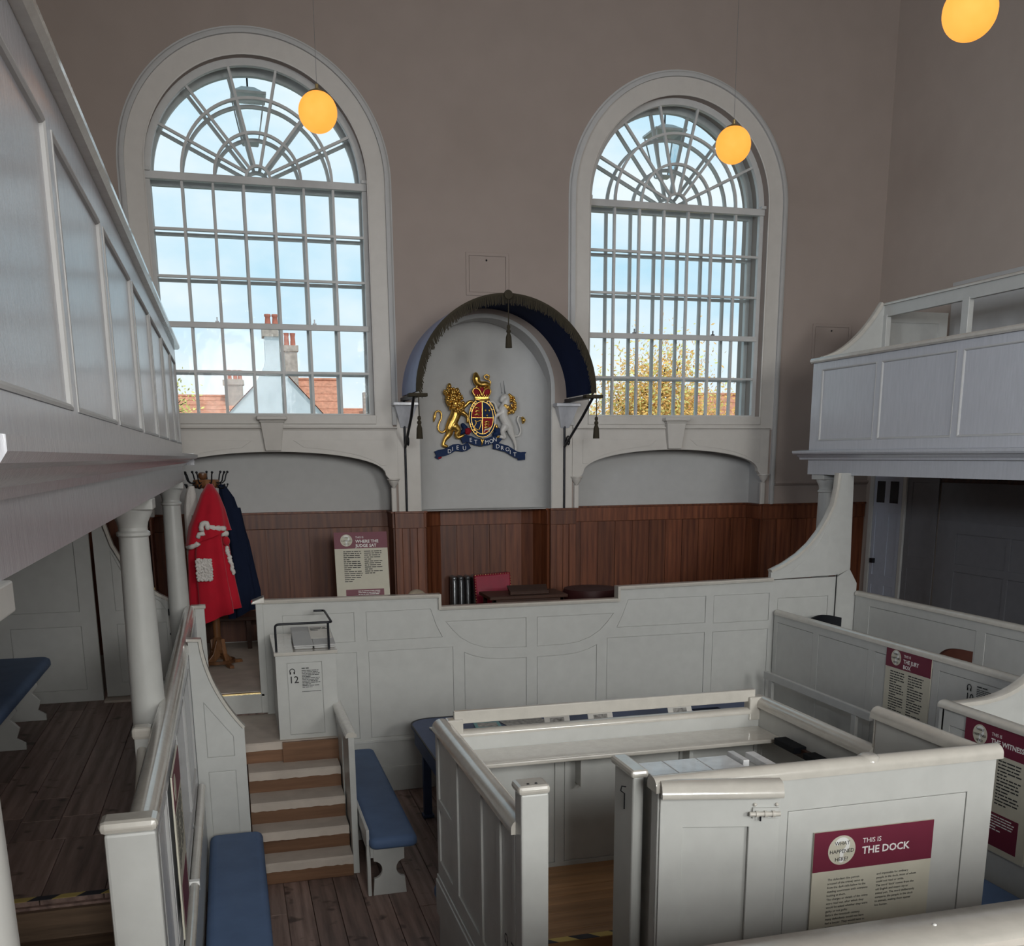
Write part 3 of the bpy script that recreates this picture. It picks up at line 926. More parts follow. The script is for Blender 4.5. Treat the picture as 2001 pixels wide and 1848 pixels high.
for xx in (1.875, 3.70):
    MB().box(xx-0.013, xx+0.012, YB-0.04, YB+0.07, 1.77, 1.92).build('cap_step', 'rail', jb)
MB().box(0.17, 0.235, YB-0.03, YB+0.08, 0.88, 1.90).build('jamb_post', 'grey', jb, bevel=0.006)
MB().loft([[(0.13, YB-0.05, 1.90), (0.255, YB-0.05, 1.905), (0.255, YB+0.12, 1.905), (0.13, YB+0.12, 1.90)], [(0.14, YB-0.045, 1.925), (0.25, YB-0.045, 1.965), (0.25, YB+0.11, 1.965), (0.14, YB+0.11, 1.925)]]).build('jamb_cap', 'rail', jb, bevel=0.008)
wing = [(5.40, 1.92), (6.20, 1.94), (6.34, 2.0), (6.31, 3.0), (6.14, 3.0), (6.13, 2.85), (6.10, 2.68), (6.03, 2.53), (5.94, 2.39), (5.84, 2.27), (5.71, 2.16), (5.55, 2.065), (5.40, 2.0)]
wg = MB().plate((0, YB-0.012, 0), X_, Z_, wing, (), 0.06).build('wing', 'grey', jb, bevel=0.003)
MB().sweep([(-0.006, -0.05), (0.022, -0.05), (0.028, 0.0), (0.022, 0.03), (-0.006, 0.03)], [(p[0], YB, p[1]) for p in reversed(wing[4:])], -Y_).build('wing_rail', 'rail', jb, smooth=40)
MB().plate((0, YB-0.016, 0), X_, Z_, [(5.62, 1.99), (6.05, 2.0), (6.06, 2.5), (5.96, 2.31), (5.83, 2.15)], (), 0.006).build('wing_panel', 'grey', jb)
MB().box(6.18, 6.185, YB-0.016, YB, 0.6, 1.95).build('joint', 'ink', jb)

# mirrored wing and doors closing the aisle
aw = thing('aisle_end_screen', (-1.2, 9.58, 1.05), 'grey panelled screen with a door and swept end closing the aisle', 'screen')
fwall(aw, (0, 9.58, 0), X_, rect(XL+0.01, -1.215, 1.05, 2.99), [rect(-1.93, -1.345, 1.87, 2.85), rect(-1.93, -1.345, 1.16, 1.74)], 0.05, 'grey', 0.004, 0.004, names=('door_core', 'door_frame', 'door_panel'))
lw = [(-1.185, 1.075), (-0.55, 1.075), (-0.55, 1.93), (-0.67, 2.0), (-0.80, 2.10), (-0.93, 2.27), (-1.02, 2.45), (-1.075, 2.65), (-1.10, 2.99), (-1.185, 2.99)]
fwall(aw, (0, 9.60, 0), X_, lw, [rect(-1.05, -0.62, 1.2, 1.74), [(-1.05, 1.86), (-0.62, 1.86), (-0.66, 1.93), (-0.84, 2.06), (-0.97, 2.22), (-1.05, 2.4)]], 0.05, 'grey', 0.004, 0.004, names=('leaf_core', 'leaf_frame', 'leaf_panel'))
MB().sweep([(-0.006, -0.04), (0.02, -0.04), (0.026, 0.0), (0.02, 0.03), (-0.006, 0.03)], [(p[0], 9.60, p[1]) for p in lw[2:9]], -Y_).build('leaf_rail', 'rail', aw, smooth=40)
MB().box(-0.60, -0.575, 9.575, 9.60, 1.80, 1.86).box(-0.60, -0.585, 9.585, 9.60, 1.62, 1.635).build('lock', 'black', aw)
# the door leaf that stands open into the platform, oak coloured on its inner face
od = thing('open_door_leaf', (-0.75, 10.6, 1.07), 'brown oak door leaf standing behind the near column', 'door')
MB().box(-0.86, -0.82, 9.9, 11.0, 1.08, 2.55).build('leaf', 'wains', od, bevel=0.004)
for a in (10.0, 10.5):
    MB().box(-0.822, -0.812, a, a+0.4, 1.25, 2.4).build('panel', 'wains', od, bevel=0.004)
MB().box(-0.82, -0.79, 10.9, 10.93, 1.8, 1.9).build('handle', 'brass', od)
lp = thing('door_stub', (-0.33, 9.32, 1.05), 'narrow grey door stub at the head of the stairs', 'partition')
MB().box(-0.375, -0.275, 9.30, 9.35, 0.86, 1.89).build('board', 'grey', lp, bevel=0.003)
MB().box(-0.39, -0.262, 9.28, 9.37, 1.89, 1.92).build('cap', 'rail', lp, bevel=0.006)

# ------------------------------------------------------------------ stairs to the bench
st = thing('staircase', (0.39, 8.2, 0), 'carpeted wooden steps up to the judge platform', 'stairs')
NOS = [7.40, 7.61, 7.83, 8.10, 8.37]
for i, yy in enumerate(NOS):
    z = 0.172*(i+1)
    y2 = (NOS+[9.37])[i+1]
    MB().box(-0.30 if i == 4 else 0.005, 0.755 if i < 4 else 0.80, yy+0.02, y2+0.03, 0.0 if i == 0 else z-0.18, z-0.006).build('step', 'riser', st, bevel=0.006)
    x1 = 0.752 if i < 4 else 0.80
    y1 = y2+0.005 if i < 4 else 9.37
    x0 = 0.01 if i < 4 else -0.29
    mb = MB()
    n = 24
    ringf, ringb = [], []
    for k in range(n+1):
        x = x0+(x1-x0)*k/n
        dz = random.uniform(-0.004, 0.004)
        ringf.append((x, dz))
    for k in range(n):
        xa, da = ringf[k]
        xb, db = ringf[k+1]
        mb.add([(xa, y1+0.02, z), (xb, y1+0.02, z), (xb, yy+0.012, z+0.004), (xa, yy+0.012, z+0.004), (xa, yy-0.004, z-0.008), (xb, yy-0.004, z-0.008), (xb, yy-0.004, z-0.062+db), (xa, yy-0.004, z-0.062+da), (xa, yy+0.018, z-0.062+da), (xb, yy+0.018, z-0.062+db)],
               [(0, 1, 2, 3), (3, 2, 5, 4), (4, 5, 6, 7), (7, 6, 9, 8)])
    mb.build('tread_carpet', 'carpet', st)
MB().box(0.30, 0.80, 8.34, 8.42, 0.0, 0.86).build('landing_front', 'riser', st)

sb = thing('stair_balustrade', (0.78, 8.0, 0), 'low grey panelled balustrade on the right of the carpeted steps', 'balustrade')
fwall(sb, (0.757, 0, 0), -Y_, rect(-8.55, -7.46, 0.0, 1.11), [rect(-8.40, -8.03, 0.25, 1.0), rect(-7.95, -7.56, 0.12, 1.0)], 0.04, 'grey', 0.008, 0.0)
MB().box(0.757, 0.805, 7.455, 7.47, 0.0, 1.11).build('end_post', 'grey', sb, bevel=0.004)
MB().extrude(capprof(0.085, 0.045), (0.78, 7.44, 1.11), (0.78, 8.58, 1.11), X_).build('cap_rail', 'rail', sb, smooth=40)

dk = thing('reading_desk', (0.54, 8.7, 0.86), 'narrow grey desk with headphone number 12 at the stair head', 'desk')
fwall(dk, (0, 8.43, 0), X_, rect(0.285, 0.785, 0.86, 1.585), [rect(0.375, 0.665, 0.90, 1.52)], 0.03, 'grey', 0.003, 0.004)
for xx in (0.288, 0.752):
    MB().box(xx, xx+0.03, 8.462, 9.36, 0.862, 1.583).build('side', 'grey', dk)
MB().box(0.275, 0.80, 8.41, 9.36, 1.585, 1.615).build('top', 'rail', dk, bevel=0.006)
def rail3(pts, r, bend=0.03):
    out = [Vector(pts[0])]
    for a, b, c in zip(pts[:-2], pts[1:-1], pts[2:]):
        a, b, c = Vector(a), Vector(b), Vector(c)
        p, q = b+(a-b).normalized()*bend, b+(c-b).normalized()*bend
        for t in (0, 0.25, 0.5, 0.75, 1):
            out.append(p*(1-t)**2+b*2*t*(1-t)+q*t*t)
    out.append(Vector(pts[-1]))
    return out
MB().tube(rail3([(0.30, 8.47, 1.61), (0.30, 8.47, 1.845), (0.765, 8.47, 1.845), (0.765, 9.15, 1.845), (0.67, 9.15, 1.845)], 0.01), 0.010, 10).tube([(0.735, 8.47, 1.61), (0.735, 8.47, 1.845)], 0.010, 10).build('guard_rail', 'black', dk, smooth=60)

def icon(parent, O, U, num, size, lines, w, mat='ink'):
    """headphone mark, number, heading and small print on a panel; origin = top left of the mark."""
    U = Vector(U)
    N = U.cross(Z_)
    O = Vector(O)
    s = size
    a = arc(0.5*s, -0.5*s, 0.46*s, -50, 230, 20) + arc(0.5*s, -0.5*s, 0.33*s, 230, -50, 20)
    MB().plate(O+N*0.0012, U, Z_, a, (), 0.001).plate(O+N*0.0012, U, Z_, rect(0.08*s, 0.30*s, -1.0*s, -0.62*s), (), 0.001).plate(O+N*0.0012, U, Z_, rect(0.70*s, 0.92*s, -1.0*s, -0.62*s), (), 0.001).build('headphone_mark', mat, parent)
    text(parent, num, O+U*(-0.12*s)+Z_*(-2.45*s)+N*0.0006, U, Z_, 1.62*s, mat, 'number_text', bold=0.0006)
    wordbars(parent, O+U*2.0*s, U, Z_, w, lines, 0.25*s, mat, head=True)

TEXTS = []
def text(parent, body, O, U, V, size, mat, name='title_text', align='LEFT', bold=0.0, space=1.0):
    c = bpy.data.curves.new(name, 'FONT')
    c.body = body
    c.size = size
    c.align_x = align
    c.resolution_u = 2
    c.extrude = 0.0003
    c.offset = bold
    c.space_line = space
    c.materials.append(M[mat])
    o = bpy.data.objects.new(name, c)
    COL.objects.link(o)
    U, V = Vector(U).normalized(), Vector(V).normalized()
    N = U.cross(V)
    m = Matrix((U, V, N)).transposed().to_4x4()
    m.translation = Vector(O)
    o.location = m.to_translation()
    o.rotation_euler = m.to_euler()
    attach(o, parent)
    TEXTS.append(o)
    return o

def wordbars(parent, O, U, V, w, lines, pitch, mat, head=False, seed=5, last=0.6, ragged=0.12, name='small_print'):
    rnd = random.Random(seed)
    U, V, O = Vector(U), Vector(V), Vector(O)
    N = U.cross(V)
    mb = MB()
    y = -pitch*0.6
    if head:
        x = 0
        for k in range(2):
            L = w*0.18
            mb.plate(O+N*0.0012, U, V, rect(x, x+L, y-pitch*0.1, y+pitch*0.55), (), 0.0006)
            x += L*1.2
        y -= pitch*1.5
    for i in range(lines):
        x, end = 0.0, w*(1-rnd.uniform(0, ragged))
        if i in (4, 9, 14) or i == lines-1:
            end = w*rnd.uniform(0.35, last)
        while x < end-pitch*0.5:
            L = min(pitch*rnd.uniform(0.7, 3.4), end-x)
            mb.plate(O+N*0.0012, U, V, rect(x, x+L, y, y+pitch*0.40), (), 0.0006)
            x += L+pitch*0.32
        y -= pitch
    o = mb.build(name, mat, parent)
    return o
icon(dk, (0.392, 8.4305, 1.475), X_, '12', 0.052, 12, 0.15)
MB().plate((0.49, 8.4295, 0), X_, Z_, rect(0, 0.16, 1.268, 1.272), (), 0.0006).build('rule', 'ink', dk)

def tray(x0, x1, y0, y1, label):
    t = thing('document_box', ((x0+x1)/2, y0, 1.615), label, 'box', 'grey boxes on the reading desk')
    MB().loft([[(x0, y0, 1.616), (x1, y0, 1.616), (x1, y1, 1.616), (x0, y1, 1.616)], [(x0, y0, 1.635), (x1, y0, 1.635), (x1-0.01, y1, 1.72), (x0+0.01, y1, 1.72)]]).build('body', 'grey_flat', t, bevel=0.012)
    MB().loft([[(x0-0.006, y0-0.01, 1.637), (x1+0.006, y0-0.01, 1.637), (x1, y1, 1.722), (x0, y1, 1.722)], [(x0-0.006, y0-0.01, 1.65), (x1+0.006, y0-0.01, 1.65), (x1, y1, 1.735), (x0, y1, 1.735)]]).build('lid', 'grey_flat', t, bevel=0.005)
tray(0.45, 0.605, 8.52, 8.98, 'grey lidded box with sloping top on the narrow desk')
tray(0.615, 0.79, 8.52, 8.98, 'grey lidded box carrying a printed sheet on the narrow desk')
ps = thing('printed_sheet', (0.68, 8.75, 1.70), 'white printed sheet lying on the grey boxes', 'paper')
sl = math.atan2(0.085, 0.46)
Ud, Vd = X_, Vector((0, math.cos(sl), math.sin(sl)))
MB().plate((0.60, 8.66, 1.68), Ud, Vd, rect(0, 0.185, 0, 0.30), (), 0.002).build('sheet', 'paper', ps)
wordbars(ps, Vector((0.615, 8.66, 1.68))+Vd*0.27, Ud, Vd, 0.15, 3, 0.03, 'ink', seed=2)

# ------------------------------------------------------------------ stair side wing and aisle partition
pw_ = thing('aisle_partition', (-0.39, 6.5, 0), 'long grey partition with bright worn rail beside the aisle', 'partition')
U = Y_
up = [rect(a, b, 1.02, 1.76) for a, b in ((3.95, 4.42), (4.50, 5.36), (5.44, 6.30), (6.38, 7.24))]
lo_ = [rect(a, b, 0.12, 0.92) for a, b in ((3.95, 4.42), (4.50, 5.36), (5.44, 6.30), (6.38, 7.24))]
fwall(pw_, (-0.352, 0, 0), Y_, rect(3.76, 9.30, 0.0, 1.85), up+lo_, 0.075, 'grey_old', 0.008, 0.0, bead=True)
MB().extrude(capprof(0.105, 0.075, 12), (-0.392, 3.76, 1.845), (-0.402, 9.32, 1.845), X_).build('handrail', 'rail', pw_, smooth=50)
MB().box(-0.515, -0.335, 3.68, 3.78, 0.0, 1.875).build('end_post', 'grey', pw_, bevel=0.012)
MB().box(-0.53, -0.325, 3.665, 3.79, 1.875, 1.925).build('post_cap', 'rail', pw_, bevel=0.022)
nw = thing('aisle_newel', (-0.51, 5.3, 1.05), 'short grey newel post with handrail at the aisle steps', 'newel post')
MB().box(-0.545, -0.465, 5.26, 5.34, 1.05, 1.84).build('post', 'grey', nw, bevel=0.008)
MB().box(-0.555, -0.455, 5.25, 5.35, 1.80, 1.865).build('cap', 'rail', nw, bevel=0.018)
MB().tube([(-0.51, 5.27, 1.74), (-0.51, 4.2, 1.18)], 0.028, 12).build('handrail', 'rail', nw, smooth=60)

sw_ = thing('stair_side_wing', (-0.17, 7.42, 0), 'grey swept wing panel on the left of the carpeted steps', 'partition')
crv = bez((-0.265, 1.93), (-0.245, 1.58), (0.0, 1.265), 12)
out2 = [(-0.35, 0.0), (0.0, 0.0), (0.0, 1.265)] + list(reversed(crv))[1:] + [(-0.35, 1.93)]
fwall(sw_, (0, 7.42, 0), X_, out2, [[(-0.275, 1.05), (-0.08, 1.05), (-0.08, 1.20), (-0.275, 1.47)], rect(-0.275, -0.08, 0.1, 0.94)], 0.05, 'grey', 0.003, 0.004)
MB().sweep([(-0.008, -0.06), (0.012, -0.06), (0.02, 0.0), (0.012, 0.02), (-0.008, 0.02)], [(p[0], 7.42, p[1]) for p in reversed([(-0.36, 1.935)]+crv)], -Y_).build('wing_rail', 'rail', sw_, smooth=40)

# ------------------------------------------------------------------ cushioned benches
def cushion(x0, x1, y0, y1, z0, z1, r=0.05, mat='blue', rc=0.06):
    """rounded pad."""
    def ring(z, ins):
        pts = []
        for cx, cy, a0 in ((x1-rc, y1-rc, 0), (x0+rc, y1-rc, 90), (x0+rc, y0+rc, 180), (x1-rc, y0+rc, 270)):
            for k in range(6):
                a = math.radians(a0+90*k/5)
                pts.append((cx+(rc-ins)*math.cos(a), cy+(rc-ins)*math.sin(a), z))
        return pts
    h = z1-z0
    return MB().loft([ring(z0, 0.012), ring(z0+h*0.2, 0.0), ring(z0+h*0.6, 0.0), ring(z0+h*0.85, 0.008), ring(z1, 0.028), ring(z1+0.004, 0.05)])

def bench_leg(x0, x1, y, z0, z1, t=0.035, notch=True):
    h = z1-z0
    r = 0.07
    zc = z0+h*0.55
    left = [(x0, z1), (x0, zc+r)] + [(x0+r*0.9*math.sin(PI*i/8), zc+r*math.cos(PI*i/8)) for i in range(1, 8)] + [(x0, zc-r), (x0-0.01, z0)]
    right = [(x1+0.01, z0), (x1, zc-r)] + [(x1-r*0.9*math.sin(PI*i/8), zc-r*math.cos(PI*i/8)) for i in range(1, 8)] + [(x1, zc+r), (x1, z1)]
    return MB().plate((0, y, 0), X_, Z_, left+right, (), t)

b1 = thing('cushioned_bench', (1.0, 8.2, 0), 'blue cushioned bench with cut-out end leg beside the stair balustrade', 'bench', 'blue cushioned benches')
cushion(0.83, 1.185, 6.92, 9.32, 0.39, 0.47).build('cushion', 'blue', b1, smooth=60)
MB().box(0.86, 1.16, 6.99, 9.33, 0.365, 0.392).build('seat_board', 'grey', b1)
for yy in (7.0, 8.15, 9.27):
    bench_leg(0.86, 1.09, yy, 0.0, 0.365).build('leg', 'grey', b1, bevel=0.003)
MB().beam((0.845, 7.0, 0.36), (0.845, 9.3, 0.36), 0.03, 0.12).build('apron_board', 'grey', b1, bevel=0.003)
MB().loft([[(0.812, 7.0, 0.0), (0.837, 7.0, 0.0), (0.837, 7.06, 0.0), (0.812, 7.06, 0.0)], [(0.812, 7.0, 0.40), (0.837, 7.0, 0.40), (0.837, 7.06, 0.40), (0.812, 7.06, 0.40)]]).build('back_stile', 'grey', b1)
MB().box(0.812, 0.835, 7.0, 7.9, 0.40, 0.52).build('back_stub', 'grey', b1, bevel=0.004)

b2 = thing('cushioned_bench', (-0.11, 6.2, 0), 'blue cushioned bench along the grey aisle partition', 'bench', 'blue cushioned benches')
cushion(-0.295, 0.08, 4.5, 7.30, 0.41, 0.50).build('cushion', 'blue', b2, smooth=60)
MB().box(-0.27, 0.05, 4.5, 7.28, 0.385, 0.412).build('seat_board', 'grey', b2)
for yy in (4.7, 5.9, 7.2):
    bench_leg(-0.26, 0.03, yy, 0.0, 0.385).build('leg', 'grey', b2, bevel=0.003)
MB().box(-0.335, -0.31, 4.5, 7.22, 0.40, 0.88).build('backrest', 'grey', b2)
MB().tube([(-0.32, 4.4, 0.90), (-0.32, 7.20, 0.90)], 0.028, 14).build('back_rail', 'rail', b2, smooth=60)
MB().box(-0.348, -0.292, 5.42, 5.46, 0.88, 0.932).build('rail_joint', 'sign_white', b2, bevel=0.003)

b3 = thing('cushioned_bench', (-1.85, 8.7, 1.05), 'blue cushioned bench with scalloped legs in the raised aisle', 'bench', 'blue cushioned benches')
cushion(-2.12, -1.60, 6.6, 9.50, 1.42, 1.50, rc=0.09).build('cushion', 'blue', b3, smooth=60)
for yy in (6.9, 8.04, 8.95):
    sc = [(-1.66, 1.42), (-1.64, 1.35), (-1.69, 1.29), (-1.63, 1.22), (-1.66, 1.14), (-1.60, 1.10), (-1.60, 1.05), (-2.08, 1.05), (-2.08, 1.42)]
    MB().plate((0, yy, 0), X_, Z_, sc, (), 0.03).build('leg', 'grey', b3, bevel=0.004)
MB().box(-2.2, -1.66, 6.7, 9.45, 1.395, 1.42).build('seat_board', 'grey', b3)

b4 = thing('cushioned_bench', (2.1, 5.85, 0), 'blue cushioned bench hidden behind the dock, only its end showing', 'bench', 'blue cushioned benches')
cushion(1.115, 3.0, 5.70, 6.02, 0.42, 0.50).build('cushion', 'blue', b4, smooth=60)
for xx in (1.3, 2.8):
    MB().box(xx, xx+0.04, 5.74, 5.98, 0.0, 0.42).build('leg', 'grey', b4)

b5 = thing('cushioned_bench', (4.3, 4.7, 0), 'blue cushioned bench beneath the witness box sign', 'bench', 'blue cushioned benches')
cushion(4.12, 4.46, 3.7, 5.30, 0.50, 0.58).build('cushion', 'blue', b5, smooth=60)
for yy in (3.9, 5.1):
    MB().box(4.16, 4.42, yy, yy+0.04, 0.0, 0.50).build('leg', 'grey', b5)

# ------------------------------------------------------------------ clerk table
tb = thing('clerk_table', (3.2, 8.05, 0), 'long navy covered table with rounded corners below the judge bench', 'table')
def rrect(x0, x1, y0, y1, r, n=8):
    out = []
    for cx, cy, a0 in ((x1-r, y1-r, 0), (x0+r, y1-r, 90), (x0+r, y0+r, 180), (x1-r, y0+r, 270)):
        out += [(cx+r*math.cos(math.radians(a0+90*k/n)), cy+r*math.sin(math.radians(a0+90*k/n))) for k in range(n+1)]
    return out
top = rrect(1.47, 4.95, 7.08, 9.02, 0.22)
MB().loft([[(x, y, 0.775) for x, y in top], [(x, y, 0.80) for x, y in top]]).build('top', 'navy_table', tb, bevel=0.006)
MB().sweep([(0.0, 0.0), (0.014, 0.0), (0.014, 0.008), (0.0, 0.010)], [(x, y, 0.795) for x, y in top], Z_, True).build('edge_piping', 'ink', tb)
tin = rrect(1.50, 4.92, 7.11, 8.99, 0.20)
MB().loft([[(x, y, 0.62) for x, y in tin], [(x, y, 0.775) for x, y in tin]]).build('skirt', 'navy_table', tb, smooth=30)
for lx, ly in ((1.56, 7.3), (1.56, 8.55), (4.82, 7.3), (4.82, 8.8)):
    MB().box(lx-0.035, lx+0.035, ly-0.035, ly+0.035, 0.03, 0.62).box(lx-0.05, lx+0.05, ly-0.05, ly+0.05, 0, 0.03).build('leg', 'navy_table', tb, bevel=0.005)
for (x0, x1, y0, y1, rz, mt, lab) in ((1.62, 1.86, 8.42, 8.66, 0.1, 'paper', 'old folded paper lying on the corner of the navy table'), (1.60, 1.80, 7.64, 7.80, 0.05, 'paper', 'closed white booklet near the rounded table end'), (2.02, 2.26, 8.5, 8.7, -0.1, 'teal', 'teal printed map on the navy table'), (2.30, 2.70, 8.42, 8.72, 0.2, 'photo', 'grey printed sheet beside the teal map')):
    t = thing('document', ((x0+x1)/2, (y0+y1)/2, 0.80), lab, 'document', 'papers on the clerk table')
    MB().box(x0, x1, y0, y1, 0.802, 0.808 if mt != 'paper' else 0.815).build('sheet', mt, t, bevel=0.002)
    if mt != 'paper':
        MB().box(x0+0.03, x1-0.03, y0+0.03, y1-0.03, 0.808, 0.809).build('print', 'photo', t)
    t.rotation_euler.z = rz
ik = thing('ink_stand', (1.72, 8.1, 0.80), 'black writing stand on the navy table', 'ink stand')
MB().box(1.62, 1.82, 8.02, 8.20, 0.806, 0.825).build('tray', 'blackplastic', ik, bevel=0.006)
for xx, yy in ((1.67, 8.07), (1.77, 8.07), (1.67, 8.15), (1.77, 8.15)):
    MB().lathe([(0, 0.825), (0.028, 0.825), (0.03, 0.86), (0.022, 0.875), (0.026, 0.89), (0, 0.89)], (xx, yy, 0), 14).build('bottle', 'blackplastic', ik, smooth=40)
MB().tube([(1.72, 8.11, 0.825), (1.72, 8.11, 0.93)], 0.008, 8).build('pen_stem', 'blackplastic', ik)
for cx, lab in ((2.62, 'picture card propped on the table, nearest the teal map'), (3.02, 'middle propped picture card seen through the dock slot'), (3.78, 'picture card propped on the table beside the black cap')):
    t = thing('picture_card', (cx, 8.0, 0.80), lab, 'card', 'propped picture cards on the clerk table')
    a = Vector((0, 0.5, 0.87)).normalized()
    MB().plate((cx-0.11, 7.95, 0.803), X_, a, rect(0, 0.23, 0, 0.30), (), 0.006).build('board', 'paper', t)
    MB().plate(Vector((cx-0.11, 7.95, 0.803))+X_.cross(a)*0.001, X_, a, rect(0.05, 0.18, 0.06, 0.20), (), 0.0006).build('picture', 'photo', t)
    wordbars(t, Vector((cx-0.09, 7.95, 0.803))+a*0.27+X_.cross(a)*0.0006, X_, a, 0.17, 2, 0.02, 'ink', seed=int(cx*10))
    MB().box(cx-0.015, cx+0.015, 8.0, 8.12, 0.802, 0.812).build('strut', 'paper', t)
cpo = thing('black_cap', (4.10, 8.05, 0.80), 'black cloth cap lying on the navy table', 'cap')
MB().lathe([(0, 0.0), (0.12, 0.0), (0.13, 0.04), (0.11, 0.09), (0, 0.105)], (4.10, 8.05, 0.806), 20).build('crown', 'navy_cloth', cpo, smooth=50)
MB().plate((3.98, 7.88, 0.918), X_, Y_, rect(0, 0.26, 0, 0.32), (), 0.012).build('square_top', 'navy_cloth', cpo, bevel=0.003)

# ------------------------------------------------------------------ the dock
dc = thing('dock', (2.15, 4.6, 0), 'grey panelled prisoner dock with its door standing open', 'dock')
FZ = 0.71
for k in range(9):
    y0 = 4.62+k*0.105
    MB().box(1.17, 3.15, y0+0.001, y0+0.104, FZ-0.025, FZ).build('floorboard', 'pine', dc, bevel=0.002)
MB().box(1.17, 3.15, 4.60, 5.56, 0.0, FZ-0.025).build('floor_base', 'pine', dc)
MB().box(1.17, 3.15, 4.595, 4.62, 0.45, FZ-0.002).build('step_riser', 'pine', dc)
MB().box(1.17, 3.15, 3.66, 4.60, 0.40, 0.47).build('lower_step', 'board_x', dc)
for i in range(14):
    MB().plate((1.17+i*0.115, 4.60, FZ+0.0015), X_, Y_, [(0, 0), (0.115, 0), (0.065, 0.05), (-0.05, 0.05)], (), 0.001).build('tape_stripe', 'tape_y' if i % 2 else 'tape_k', dc)
fwall(dc, (1.08, 0, 0), -Y_, rect(-5.62, -3.885, 0.0, 1.64), [rect(-5.05, -4.56, 0.83, 1.60), rect(-4.50, -4.20, 0.83, 1.60), rect(-4.14, -3.93, 0.83, 1.60), rect(-5.56, -5.20, 1.22, 1.60), rect(-5.56, -5.20, 0.83, 1.16)], 0.07, 'grey', 0.011, 0.0, names=('left_core', 'left_frame', 'left_panel'))
MB().box(1.062, 1.08, 3.89, 5.62, 0.48, 0.70).box(1.07, 1.08, 3.89, 5.62, 0.70, 0.73).build('left_skirting', 'grey', dc, bevel=0.006)
MB().extrude(capprof(0.11, 0.07, 12), (1.115, 3.87, 1.632), (1.115, 5.60, 1.632), X_).build('left_rail', 'rail', dc, smooth=50)
MB().box(1.08, 1.20, 3.78, 3.88, 0.0, 1.835).build('entrance_post', 'grey', dc, bevel=0.008)
MB().box(1.065, 1.205, 3.765, 3.89, 1.835, 1.875).build('post_cap', 'rail', dc, bevel=0.016)
MB().ball((1.115, 3.80, 1.873), 0.007).ball((1.15, 3.80, 1.873), 0.007).build('screw_holes', 'ink', dc)
# back wall with the slot under the upper rail
fwall(dc, (0, 5.55, 0), X_, rect(1.13, 3.2, FZ, 1.60), [rect(1.20, 1.80, 0.74, 1.46), rect(1.86, 2.62, 0.74, 1.46), rect(2.68, 3.14, 0.74, 1.46)], 0.06, 'grey', 0.004, 0.004, names=('back_core', 'back_frame', 'back_panel'))
MB().box(1.13, 3.2, 5.60, 5.62, 0.0, 1.60).build('back_face', 'grey', dc)
MB().extrude(capprof(0.09, 0.035, 10), (1.20, 5.58, 1.595), (3.10, 5.58, 1.595), Y_).build('slot_rail', 'rail', dc, smooth=50)
MB().box(1.185, 3.14, 5.565, 5.60, 1.668, 1.745).build('upper_board', 'rail', dc, bevel=0.006)
for a, b in ((1.14, 1.235), (3.09, 3.20)):
    MB().box(a, b, 5.54, 5.62, 1.55, 1.70).build('slot_block', 'rail', dc, bevel=0.008)
MB().box(1.15, 3.16, 5.24, 5.55, 1.485, 1.51).build('shelf', 'rail', dc, bevel=0.006)
for xx in (1.93, 2.64):
    MB().box(xx, xx+0.025, 5.45, 5.55, 1.25, 1.485).build('shelf_bracket', 'grey', dc)
# right wall
fwall(dc, (3.16, 0, 0), -Y_, rect(-5.62, -3.62, 0.0, 1.64), [rect(-5.5, -4.5, 0.8, 1.42)], 0.06, 'grey', 0.006, 0.0, names=('right_core', 'right_frame', 'right_panel'))
MB().extrude(capprof(0.10, 0.065, 12), (3.19, 4.37, 1.635), (3.19, 5.60, 1.635), X_).build('right_rail', 'rail', dc, smooth=50)
MB().box(3.165, 3.215, 3.62, 4.36, 1.60, 1.86).build('upstand', 'grey', dc, bevel=0.004)
MB().extrude(capprof(0.085, 0.06, 12), (3.19, 3.62, 1.855), (3.19, 4.39, 1.855), X_).build('upstand_rail', 'rail', dc, smooth=50)
MB().tube([(3.19, 4.375, 1.64), (3.19, 4.375, 1.88)], 0.022, 12).build('upstand_edge', 'rail', dc, smooth=60)
# folding seat inside the right wall
MB().beam((3.12, 5.22, 1.50), (3.12, 4.25, 1.50), 0.03, 0.05).build('seat_rail', 'dark_wood', dc, bevel=0.003)
MB().box(3.06, 3.14, 4.45, 4.86, 1.50, 1.535).box(3.06, 3.14, 4.95, 5.18, 1.50, 1.54).build('folded_seat', 'blackplastic', dc, bevel=0.004)
MB().beam((3.12, 5.15, 1.48), (3.12, 5.15, 0.75), 0.05, 0.03).beam((3.12, 4.85, 1.48), (3.12, 5.15, 1.2), 0.04, 0.03).beam((3.12, 4.45, 1.48), (3.12, 4.45, 0.75), 0.05, 0.03).build('seat_bracket', 'grey', dc)
# front wall
fwall(dc, (0, 3.58, 0), X_, rect(1.60, 3.24, 0.0, 1.87), [rect(2.20, 3.10, 0.2, 1.72)], 0.06, 'grey', 0.003, 0.004, names=('front_core', 'front_frame', 'front_panel'))
MB().extrude(capprof(0.095, 0.06, 12), (1.585, 3.61, 1.865), (3.26, 3.61, 1.865), Y_).build('front_rail', 'rail', dc, smooth=50)
MB().box(1.575, 1.625, 3.78, 4.0, 0.45, 1.87).build('jamb_post', 'grey', dc, bevel=0.01)
MB().box(1.56, 1.64, 3.76, 4.02, 1.865, 1.90).build('jamb_cap', 'rail', dc, bevel=0.014)
MB().tube([(1.574, 3.86, 1.80), (1.555, 3.86, 1.805), (1.55, 3.86, 1.785), (1.568, 3.86, 1.77), (1.568, 3.86, 1.70)], 0.003, 6).build('hook', 'black', dc)
MB().box(1.655, 2.22, 3.64, 3.93, 0.45, 1.845).build('cupboard', 'grey', dc)
